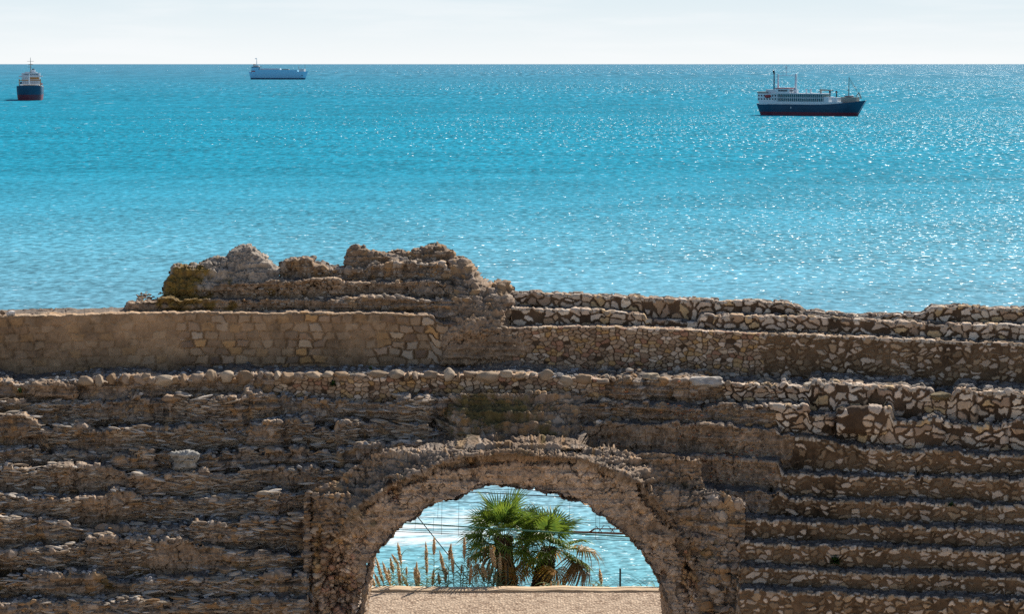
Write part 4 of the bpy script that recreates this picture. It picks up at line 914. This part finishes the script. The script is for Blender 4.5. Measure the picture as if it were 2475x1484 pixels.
# ------------------------------------------------------------------ palms
def leafmat(name, c1, c2, trans=.35):
    m = mat(name, c1, .45, .4); g = N(m); tc = g.n('ShaderNodeTexCoord').outputs['Object']
    oi = g.n('ShaderNodeObjectInfo').outputs['Random']
    c = g.mix(g.rng(g.noise(tc, 3.0, 3), .3, .7, 0, 1), c1, c2); c = g.mix(g.math('MULTIPLY', oi, .35), c, c2)
    g.l(c, g.b.inputs['Base Color']); tr = g.n('ShaderNodeBsdfTranslucent'); g.l(c, tr.inputs[0]); mx = g.n('ShaderNodeMixShader'); mx.inputs[0].default_value = trans
    g.l(g.b.outputs[0], mx.inputs[1]); g.l(tr.outputs[0], mx.inputs[2]); g.l(mx.outputs[0], g.t.nodes['Material Output'].inputs[0]); return m
PG1 = leafmat('palm_green', (.05, .125, .03), (.21, .28, .03), .5); PG2 = leafmat('palm_dry', (.26, .20, .04), (.42, .20, .04), .45); PG3 = leafmat('palm_dead', (.22, .12, .05), (.16, .09, .04), .2)
PTR = mottled('palm_boots', (.075, .05, .035), .4, 9, .95, .8, .02); STEM = mottled('palm_stalk', (.20, .22, .10), .2, 5, .6, 0)
def fan_mesh(seed, droop, R=.84, nseg=26, spread=225):
    r = random.Random(seed); V, Fc = [], []
    pet = .70 * r.uniform(.8, 1.2)
    # stalk along +x
    for k in range(5):
        t = k / 4; x = pet * t; z = -.05 * t * t
        V += [(x, -.012, z), (x, .012, z), (x, 0, z + .012)]
    for k in range(4):
        for a, b in ((0, 1), (1, 2), (2, 0)): Fc.append((k * 3 + a, k * 3 + b, k * 3 + 3 + b, k * 3 + 3 + a))
    ns = len(Fc)
    for i in range(nseg):
        th = math.radians(-spread / 2 + spread * (i + .5) / nseg) + r.uniform(-.02, .02)
        L = R * (.72 + .28 * math.cos(th * .55)) * r.uniform(.9, 1.06); d = Vector((math.cos(th), math.sin(th), 0)); s_ = Vector((-d.y, d.x, 0))
        hw = L * .55 * math.radians(spread / nseg) * .40; cup = .34 * abs(math.sin(th)) ; bend = droop * r.uniform(.6, 1.4)
        b0 = Vector((pet, 0, -.05)); base = len(V)
        for t, w in ((.02, .2), (.3, .62), (.55, 1.0), (.8, .55), (1.0, .03)):
            dn = -bend * L * max(0, t - .45) ** 1.6 * 1.6
            tw = r.uniform(-.01, .01)
            p = b0 + d * (L * t * (1 - .12 * bend * t)) + Vector((0, 0, cup * L * t * (1 - t * .5) + dn))
            V += [tuple(p - s_ * hw * w + Vector((0, 0, tw))), tuple(p + Vector((0, 0, hw * w * .55))), tuple(p + s_ * hw * w)]
        for k in range(4):
            for a in (0, 1): Fc.append((base + k * 3 + a, base + k * 3 + a + 1, base + k * 3 + 3 + a + 1, base + k * 3 + 3 + a))
    me = bpy.data.meshes.new('frond'); me.from_pydata(V, [], Fc)
    me.materials.append(STEM); me.materials.append(None); mi = [0] * ns + [1] * (len(Fc) - ns); me.polygons.foreach_set('material_index', mi); me.update(); return me
def fans(m, droops, sd):
    out = []
    for i, d in enumerate(droops):
        me = fan_mesh(sd + i, d); me.materials[1] = m; out.append(me)
    return out
FG = fans(PG1, (.25, .4, .55, .7), 11); FY = fans(PG2, (.8, 1.1), 21); FD = fans(PG3, (1.4, 1.7), 31)
def palm(base, heart, n, seed, label, hang=(), tr=.28, Rs=1.0):
    r = random.Random(seed); base, heart = Vector(base), Vector(heart)
    root = empty('fan_palm', base); tag(root, label, 'palm', 'fan palms behind the arch')
    H = heart - base; nr, nc = 90, 44; V, Q = [], []
    for i in range(nr):
        t = i / (nr - 1); c = H * t + Vector((.25 * math.sin(t * 2.4) * (.3 if H.x > .1 else -.1), 0, 0)); rr_ = tr * (1.05 - .25 * t) * (1 + .1 * math.sin(t * 9 + seed))
        for j in range(nc):
            a = 6.2832 * j / nc; boot = ((t * 22 + (j / nc) * 8 * 1.0) % 1.0); boot2 = abs(((j / nc) * 13 + int(t * 22 + (j / nc) * 8) * .5) % 1 - .5) * 2
            q = rr_ + .075 * boot * (1 - boot2 ** 2) * (1 + .5 * r.random()) + .02 * r.random()
            V.append((c.x + math.cos(a) * q, c.y + math.sin(a) * q, c.z + .04 * boot * (1 - boot2)))
    for i in range(nr - 1):
        for j in range(nc): Q.append((i * nc + j, i * nc + (j + 1) % nc, (i + 1) * nc + (j + 1) % nc, (i + 1) * nc + j))
    mb = MB(); mb.add(V, Q); mb.build('trunk', PTR, root)
    for i in range(n):
        t = i / (n - 1); el = math.radians(86 - 120 * t ** .95 + r.uniform(-7, 7)); az = i * 2.39996 + r.uniform(-.25, .25)
        me = r.choice(FG) if t < .80 else (r.choice(FY + FG) if t < .92 else r.choice(FD + FY))
        o = bpy.data.objects.new('frond', me); COL.objects.link(o); o.parent = root; o.location = H + Vector((0, 0, -.1 * t)) + Vector((math.cos(az), math.sin(az), 0)) * .10
        o.rotation_euler = (r.uniform(-.25, .25), -el, az); o.rotation_euler = (Matrix.Rotation(az, 4, 'Z') @ Matrix.Rotation(-el, 4, 'Y') @ Matrix.Rotation(r.uniform(-.5, .5), 4, 'X')).to_euler()
        s_ = Rs * r.uniform(.88, 1.1); o.scale = (s_,) * 3
    for (dx, dz, az, el, k, sc) in hang:
        me = (FD if k else FY)[int(abs(dx) * 10) % 2]; o = bpy.data.objects.new('frond', me); COL.objects.link(o); o.parent = root; o.location = H + Vector((dx, -.1, dz))
        o.rotation_euler = (Matrix.Rotation(math.radians(az), 4, 'Z') @ Matrix.Rotation(-math.radians(el), 4, 'Y')).to_euler(); o.scale = (sc,) * 3
    return root
PY = 71.0
palm(vat(1232, 1475, PY), vat(1218, 1298, PY), 31, 5, 'taller dark fan palm with the fuller crown, left of the pair', hang=((-.3, -.5, 200, -40, 0, .8), (.2, -.5, -60, -60, 0, .8)), tr=.26, Rs=1.10)
palm(vat(1290, 1475, PY + .4), vat(1322, 1324, PY + .4), 24, 9, 'shorter leaning fan palm with browned hanging leaves, right of the pair', hang=((.35, -.25, -20, -22, 1, 1.15), (.4, .05, 5, -8, 0, 1.1), (-.25, -.4, 190, -40, 0, .8), (.3, -.1, 15, -35, 1, 1.1)), tr=.26, Rs=1.04)

# ------------------------------------------------------------------ reeds
PLU = leafmat('reed_plume', (.70, .52, .32), (.80, .64, .44), .55); RL = leafmat('reed_leaf', (.15, .24, .10), (.30, .38, .24), .5); RST = mottled('reed_stem', (.20, .23, .11), .2, 6, .6, 0)
plumes = [(3, *p) for p in [(170, 910, 245, 1170), (240, 950, 320, 1190), (295, 1010, 318, 1150), (115, 1085, 155, 1212), (155, 1070, 210, 1215), (320, 900, 350, 1060), (338, 855, 398, 962), (400, 740, 435, 960), (400, 950, 422, 1200), (600, 950, 592, 1180), (575, 1010, 600, 1200), (622, 1040, 620, 1200), (697, 745, 710, 1080), (785, 680, 785, 860), (850, 840, 910, 1100), (965, 750, 945, 920), (975, 830, 990, 1060), (1110, 685, 1110, 900), (1150, 890, 1150, 1000), (1185, 970, 1165, 1180), (1085, 960, 1075, 1060), (1385, 775, 1420, 990), (1410, 780, 1440, 1000), (1490, 850, 1492, 1080), (1300, 955, 1350, 1120), (1375, 985, 1370, 1150), (1300, 1000, 1320, 1140), (915, 1010, 905, 1150), (780, 1030, 770, 1190), (830, 1060, 845, 1180), (1450, 1050, 1420, 1180), (490, 990, 492, 1080), (450, 1080, 510, 1210)]]
plumes += [(4, *p) for p in [(1155, 1020, 1175, 1180), (665, 1120, 670, 1225), (715, 1140, 700, 1222), (635, 1150, 635, 1225), (777, 1190, 777, 1232), (1090, 1170, 1090, 1230), (1122, 1200, 1122, 1235), (1160, 1200, 1160, 1235), (1205, 1198, 1208, 1235), (1350, 1182, 1352, 1230), (255, 1160, 255, 1228), (310, 1190, 310, 1230), (150, 1182, 152, 1230), (555, 1150, 553, 1228), (1745, 1216, 1745, 1235), (1600, 1224, 1600, 1238)]]
def reed(i, top, bot, seed, label):
    r = random.Random(seed); Yq = 69.0 + r.uniform(-.35, .9); T, B_ = vat(*top, Yq), vat(*bot, Yq); d = (T - B_); Lp = d.length
    base = Vector((B_.x - d.x * .8 + r.uniform(-.1, .1), Yq, GZ - 1.2)); root = empty('giant_reed', base); tag(root, label, 'reed', 'giant reeds along the terrace edge')
    mb = MB(); mid = B_ * .6 + base * .4 + Vector((r.uniform(-.04, .04), 0, 0)); mb.tube([Vector((0, 0, 0)), mid - base, B_ - base, T - base - d * .3], [.014, .012, .008, .004], 5); mb.build('stem', RST, root)
    # feathery plume: a spindle of fine upward spikelets
    mb = MB(); n = 150
    wmax = min(.062, Lp * .16)
    for k in range(n):
        t = r.random() ** .9; c = B_ + d * t - base; a = r.uniform(0, 6.28); w_ = wmax * math.sin(math.pi * min(1, (t * .92 + .10))) ** .7
        side = Vector((math.cos(a), math.sin(a), 0)) * w_ * r.uniform(.45, 1.1); up = d.normalized() * Lp * r.uniform(.07, .13)
        p0 = c; p1 = c + side + up * .6; tt = Vector((-math.sin(a), math.cos(a), 0)) * wmax * .30
        mb.add([p0, p1 - tt, p1 + side * .25 + up * .7, p1 + tt], [(0, 1, 2, 3)])
    mb.tube([B_ - base, B_ + d * .35 - base, B_ + d * .75 - base, T - base], [wmax * .2, wmax * .72, wmax * .6, wmax * .1], 7)
    mb.build('plume', PLU, root)
    for k in range(r.randint(12, 15)):
        t = .55 + .45 * k / 11; p = base * (1 - t) + B_ * t; L_ = r.uniform(.3, .7); az = r.choice((0, math.pi)) + r.uniform(-.7, .7); V, Fq = [], []
        el = r.uniform(.5, 1.2)
        for q in range(7):
            s_ = q / 6; x = L_ * s_; zz = L_ * (math.sin(el) * s_ - .75 * s_ * s_); w_ = .026 * (1 - s_) ** .7 + .002
            cxx, cyy = math.cos(az) * x * math.cos(el) * 1.1, math.sin(az) * x
            V += [(cxx + math.sin(az) * w_, cyy - math.cos(az) * w_, zz + w_ * .6), (cxx, cyy, zz), (cxx - math.sin(az) * w_, cyy + math.cos(az) * w_, zz + w_ * .6)]
        for q in range(6):
            for a_ in (0, 1): Fq.append((q * 3 + a_, q * 3 + a_ + 1, q * 3 + a_ + 4, q * 3 + a_ + 3))
        lf = MB(); lf.add([(p.x - base.x + x, y, p.z - base.z + z) for x, y, z in V], Fq); lf.build('leaf', RL, root)
ONES = 'first second third fourth fifth sixth seventh eighth ninth tenth eleventh twelfth thirteenth fourteenth fifteenth sixteenth seventeenth eighteenth nineteenth'.split()
def ordinal(n):
    if n <= 19: return ONES[n - 1]
    t = ['', '', 'twent', 'thirt', 'fort', 'fift'][n // 10]; return t + 'ieth' if n % 10 == 0 else t + 'y-' + ONES[n % 10 - 1]
plumes.sort(key=lambda p: (1100 if p[0] == 3 else 1500) + p[1] / 3.509)
for i, (z_, a_, b_, c_, d_) in enumerate(plumes):
    x0 = 1100 if z_ == 3 else 1500
    tp = ((x0 + a_ / 3.509) / 1.2623, (1450 + b_ / 3.509) / 1.2623); bt = ((x0 + c_ / 3.509) / 1.2623, (1450 + d_ / 3.509) / 1.2623)
    side = 'left of the palms' if tp[0] < 1110 else ('beside the palm trunks' if tp[0] < 1380 else 'in the open right of the palms')
    hgt_ = 'tall' if tp[1] < 1335 else ('mid-height' if tp[1] < 1385 else 'low')
    reed(i, tp, bt, 700 + i, '%s reed %s, %s tan plume from the left' % (hgt_, side, ordinal(i + 1)))
# ------------------------------------------------------------------ overhead line, fence
CAB = mottled('cable', (.03, .035, .035), .2, 2, .5, 0); GRN = mottled('green_cable', (.06, .20, .17), .15, 2, .5, 0); RST2 = mottled('rusty_steel', (.16, .07, .04), .3, 5, .8, 0)
def wire(p0, p1, rad, m, label, Y=80, sag=2.0, drops=(), nm='overhead_wire', ext=380):
    (x0, y0), (x1, y1) = p0, p1; s_ = (y1 - y0) / (x1 - x0); xa, xb = x0 - ext, x1 + ext; mb = MB(); pts = []
    for k in range(25):
        t = k / 24; x = xa + (xb - xa) * t; pts.append(vat(x, y0 + s_ * (x - x0) + sag * 4 * t * (1 - t) - sag, Y))
    mb.tube(pts, rad, 6)
    if not drops: o = mb.build(nm, m); tag(o, label, 'wire'); return o
    root = empty(nm, pts[12]); tag(root, label, 'wire'); o = mb.build('cable', m, root); o.location = -pts[12]
    for (x, ya, yb) in drops:
        d = MB(); d.tube([vat(x, ya, Y), vat(x - 1.5, yb, Y)], .006, 5); o = d.build('dropper', CAB, root); o.location = -pts[12]
    return root
wire((1188, 1183), (1311, 1187), .010, CAB, 'topmost thin wire just under the crown of the arch')
wire((1133, 1190), (1375, 1202.5), .019, CAB, 'thick dark wire second from the top of the arch')
wire((1072, 1213), (1420, 1225.5), .010, CAB, 'thin wire crossing the upper palm leaves')
wire((1002, 1250.5), (1479, 1266), .010, CAB, 'contact wire with hanging droppers across the middle of the palms', drops=[(1004, 1250, 1283), (1048, 1251, 1284), (1068, 1212, 1293), (1109, 1200, 1296), (1059, 1215, 1251), (1377, 1208, 1262), (1450, 1222, 1281), (1440, 1215, 1305)])
wire((980, 1265), (1513, 1298.5), .021, GRN, 'thick greenish cable drawn in front of the palm crowns', Y=69.6)
wire((962, 1277), (1133, 1281.5), .009, CAB, 'thin wire just below the thick greenish cable', Y=79)
wire((955, 1286), (1522, 1308), .012, CAB, 'lower of the two dark wires below the greenish cable', Y=79.5)
wire((960, 1281), (1520, 1304), .008, CAB, 'hair-thin wire between the two lowest dark wires', Y=79.2)
mb = MB(); mb.tube([vat(1005, 1245, 70.2), vat(1152, 1428, 70.2)], .016, 6); o = mb.build('guy_wire', CAB); tag(o, 'dark guy wire slanting down behind the reeds', 'wire')
root = empty('support_arm', vat(1505, 1290, 78)); tag(root, 'rusty steel support arm of the overhead line at right', 'support arm'); L0 = vat(1505, 1290, 78)
mb = MB(); mb.tube([vat(1330, 1284.5, 78) - L0, vat(1700, 1297, 78) - L0], .035, 8); mb.build('main_tube', RST2, root)
mb = MB(); mb.tube([vat(1437, 1279, 78) - L0, vat(1600, 1279.5, 78) - L0], .022, 8); mb.tube([vat(1437, 1279, 78) - L0, vat(1425, 1286, 78) - L0], .03, 6)
for x in (1448, 1478): mb.tube([vat(x - 8, 1272, 78) - L0, vat(x + 6, 1287, 78) - L0], .012, 5); mb.tube([vat(x + 12, 1270, 78) - L0, vat(x - 2, 1287, 78) - L0], .012, 5)
mb.build('bracing', RST2, root)
def fpost(px, py0, py1, Y, rad, label):
    mb = MB(); a_, b_ = vat(px, py0, Y), vat(px, py1, Y); mb.tube([(0, 0, 0), (0, 0, a_.z - b_.z)], rad, 10); mb.tube([(0, 0, a_.z - b_.z), (0, 0, a_.z - b_.z + .015)], [rad * 1.1, rad * .6], 10)
    o = mb.build('fence_post', CAB); o.location = b_; tag(o, label, 'post', 'fence posts past the terrace edge')
fpost(1498, 1376, 1470, 69.4, .030, 'dark steel fence post standing alone right of the palms')
fpost(1227, 1369, 1470, 69.4, .020, 'thin rusty fence post against the left palm trunk')
mb = MB(); prev = None
def fence_line(pts, rad=.005, barb=True):
    P_ = [vat(x, y, 69.4) for x, y in pts]; mb.tube(P_, rad, 5)
    if barb:
        for a_, b_ in zip(P_[:-1], P_[1:]):
            for k in range(3):
                c = a_.lerp(b_, k / 3 + .1); mb.tube([c + Vector((-.012, 0, .02)), c + Vector((.012, 0, -.02))], .003, 4)
fence_line([(880, 1382), (940, 1385), (1040, 1386), (1130, 1390), (1227, 1384), (1290, 1389), (1340, 1392), (1387, 1393), (1440, 1391), (1498, 1387)])
fence_line([(1498, 1387), (1520, 1389), (1545, 1403), (1572, 1424), (1590, 1440)], .004, False)
fence_line([(1498, 1402), (1530, 1406), (1572, 1426)], .004, False); fence_line([(1460, 1424), (1498, 1404)], .004, False)
o = mb.build('fence_wire', CAB); tag(o, 'sagging barbed wire strung between the posts beyond the kerb', 'wire')
mb = MB(); rr_ = random.Random(3)
for j in range(2):
    for i in range(110):
        x = -7.5 + i * .14; z = GZ - .02 + .10 * j + .03 * math.sin(x * 1.3)
        for s_ in (-1, 1): mb.tube([(x, 69.4, z), (x + .14 * .5, 69.4, z + s_ * .05 + rr_.uniform(-.01, .01)), (x + .14, 69.4, z)], .003, 4)
o = mb.build('chain_link_mesh', CAB); tag(o, 'low chain link mesh just showing above the kerb', 'fence')
# ------------------------------------------------------------------ weeds in the masonry
WEED = leafmat('weed_green', (.02, .05, .012), (.04, .085, .02), .3)
def weed(px, py, Y, sz, n, label, upright=False, seed=1):
    r = random.Random(seed); c = vat(px, py, Y); mb = MB()
    for k in range(n):
        az = r.uniform(0, 6.28); el = r.uniform(.9, 1.5) if upright else r.uniform(-.3, 1.4); L_ = sz * r.uniform(.5, 1.0); d = Vector((math.cos(az) * math.cos(el), math.sin(az) * math.cos(el), math.sin(el))); s_ = Vector((-math.sin(az), math.cos(az), 0)) * L_ * (.05 if upright else .22)
        mb.add([Vector((0, 0, 0)), d * L_ * .5 - s_, d * L_ + Vector((0, 0, -.1 * L_)), d * L_ * .5 + s_], [(0, 1, 2, 3)])
    o = mb.build('weed', WEED); o.location = c; tag(o, label, 'plant'); return o
weed(805, 930, 57.5, .16, 70, 'dark leafy weed at the foot of the coping stones left of the arch', seed=2)
weed(896, 899, 58.2, .22, 26, 'thin grass tuft on the walkway above the coping stones', True, 3)
weed(1004, 986, 56.8, .14, 60, 'dark weed in the mossy rows up and left of the arch', seed=4)
weed(2017, 1358, Yrow(54.0, 2017), .20, 80, 'green weed hanging from a seating step at lower right', seed=5)
weed(1455, 1078, 56.2, .16, 60, 'dark weed at the right end of the mossy slope', seed=6)
weed(1390, 924, 57.6, .14, 50, 'small weed under the right end of the coping stones', seed=7)
weed(2298, 1222, Yrow(55.1, 2298), .14, 50, 'dark weed on the shaded tread in the lower right rows', seed=8)
weed(48, 946, 57.0, .13, 50, 'little weed under the far left end of the walkway', seed=9)
